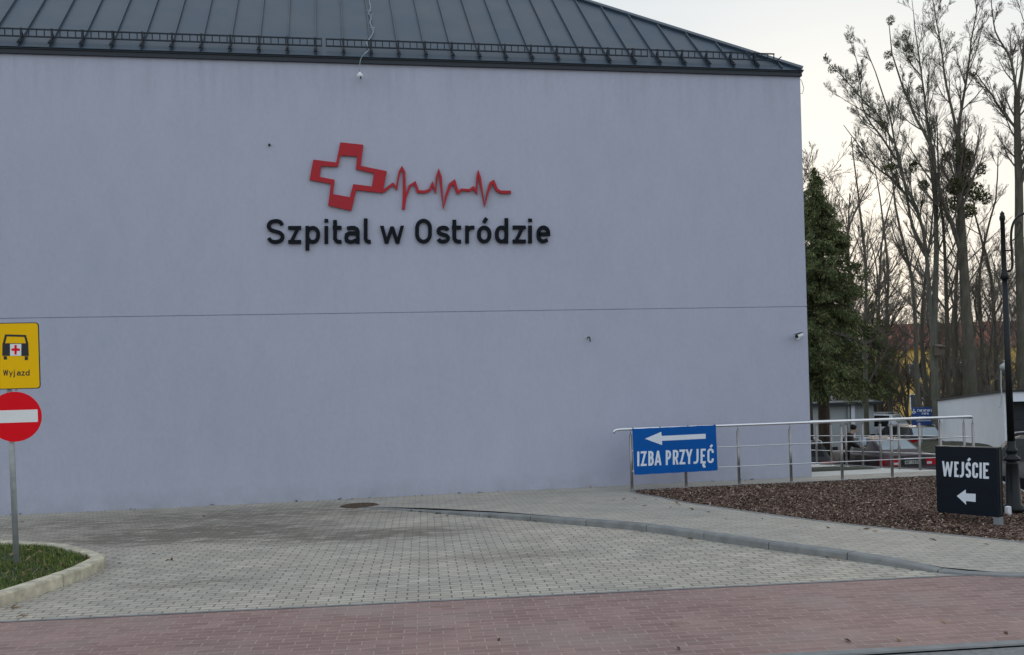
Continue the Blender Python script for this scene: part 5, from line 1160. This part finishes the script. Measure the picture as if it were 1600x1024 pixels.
# ================================================================== WORLD, SUN, CAMERA
SUN_EL, SUN_AZ = math.radians(13), math.radians(28)   # azimuth clockwise from +Y
w = bpy.data.worlds.new('World'); scn.world = w; w.use_nodes = True; nt = w.node_tree
bg = nt.nodes['Background']; sky = nt.nodes.new('ShaderNodeTexSky'); sky.sky_type = 'NISHITA'; sky.sun_disc = False
sky.sun_elevation = SUN_EL; sky.sun_rotation = SUN_AZ; sky.dust_density = 3.; sky.air_density = 1.2; sky.ozone_density = 1.
tc = nt.nodes.new('ShaderNodeTexCoord'); sep = nt.nodes.new('ShaderNodeSeparateXYZ'); nt.links.new(tc.outputs['Generated'], sep.inputs[0])
def ramp_(stops):
    r = nt.nodes.new('ShaderNodeValToRGB'); e = r.color_ramp.elements
    while len(e) < len(stops): e.new(.5)
    for i, (p, c) in enumerate(stops): e[i].position = p; e[i].color = (*c, 1)
    return r
# thin high overcast, warmer and brighter towards the horizon
r1 = ramp_([(0, (7.0, 6.8, 6.3)), (.12, (6.8, 6.85, 6.7)), (.24, (6.1, 6.5, 6.7)), (.38, (5.6, 6.2, 6.7)), (1, (5.9, 6.4, 6.9))])
SKYV = None
nt.links.new(sep.outputs[2], r1.inputs[0])
mp = nt.nodes.new('ShaderNodeMapping'); mp.inputs['Scale'].default_value = (1, 1, 3.2); nt.links.new(tc.outputs['Generated'], mp.inputs[0])
nz = nt.nodes.new('ShaderNodeTexNoise'); nz.inputs['Scale'].default_value = 1.7; nz.inputs['Detail'].default_value = 5; nt.links.new(mp.outputs[0], nz.inputs['Vector'])
r2_ = ramp_([(.3, (.93, .94, .96)), (.7, (1.05, 1.04, 1.02))]); nt.links.new(nz.outputs[0], r2_.inputs[0])
mu = nt.nodes.new('ShaderNodeMix'); mu.data_type = 'RGBA'; mu.blend_type = 'MULTIPLY'; mu.inputs[0].default_value = 1.
nt.links.new(r1.outputs[0], mu.inputs[6]); nt.links.new(r2_.outputs[0], mu.inputs[7])
# the half of the sky away from the sun is lifted, brighter and bluer, to light the facade
sd = (math.sin(SUN_AZ), math.cos(SUN_AZ), .15); dt = nt.nodes.new('ShaderNodeVectorMath'); dt.operation = 'DOT_PRODUCT'; dt.inputs[1].default_value = sd; nt.links.new(tc.outputs['Generated'], dt.inputs[0])
mr = nt.nodes.new('ShaderNodeMapRange'); mr.inputs[1].default_value = -1; mr.inputs[2].default_value = 1; nt.links.new(dt.outputs['Value'], mr.inputs[0])
r3_ = ramp_([(0, (1.12, 1.20, 1.31)), (.5, (1.08, 1.12, 1.18)), (.8, (.98, .98, 1.0)), (1, (1., 1., 1.))]); nt.links.new(mr.outputs[0], r3_.inputs[0])
mu2 = nt.nodes.new('ShaderNodeMix'); mu2.data_type = 'RGBA'; mu2.blend_type = 'MULTIPLY'; mu2.inputs[0].default_value = 1.
nt.links.new(mu.outputs[2], mu2.inputs[6]); nt.links.new(r3_.outputs[0], mu2.inputs[7])
mx = nt.nodes.new('ShaderNodeMix'); mx.data_type = 'RGBA'; mx.inputs[0].default_value = .96
nt.links.new(sky.outputs[0], mx.inputs[6]); nt.links.new(mu2.outputs[2], mx.inputs[7]); nt.links.new(mx.outputs[2], bg.inputs[0]); bg.inputs[1].default_value = .1
ld = bpy.data.lights.new('sun', 'SUN'); ld.energy = .55; ld.angle = math.radians(10); ld.color = (1, .9, .78); lo = bpy.data.objects.new('sun', ld); COL.objects.link(lo)
sdir = Vector((math.sin(SUN_AZ)*math.cos(SUN_EL), math.cos(SUN_AZ)*math.cos(SUN_EL), math.sin(SUN_EL))); lo.rotation_euler = sdir.to_track_quat('Z', 'Y').to_euler()
cd = bpy.data.cameras.new('camera'); co = bpy.data.objects.new('camera', cd); COL.objects.link(co); scn.camera = co
cd.sensor_fit = 'HORIZONTAL'; cd.sensor_width = 36; cd.lens = F/1600*36; cd.clip_end = 2000; cd.clip_start = .1
from mathutils import Matrix
Mx = Matrix(((RT[0], UP[0], -FW[0], EYE[0]), (RT[1], UP[1], -FW[1], EYE[1]), (RT[2], UP[2], -FW[2], EYE[2]), (0, 0, 0, 1))); co.matrix_world = Mx
cd.shift_x = 0; cd.shift_y = (PY-512)/1600
vs = scn.view_settings; vs.view_transform = 'Standard'; vs.look = 'None'; vs.gamma = 1; vs.exposure = .32
scn.render.engine = 'CYCLES'
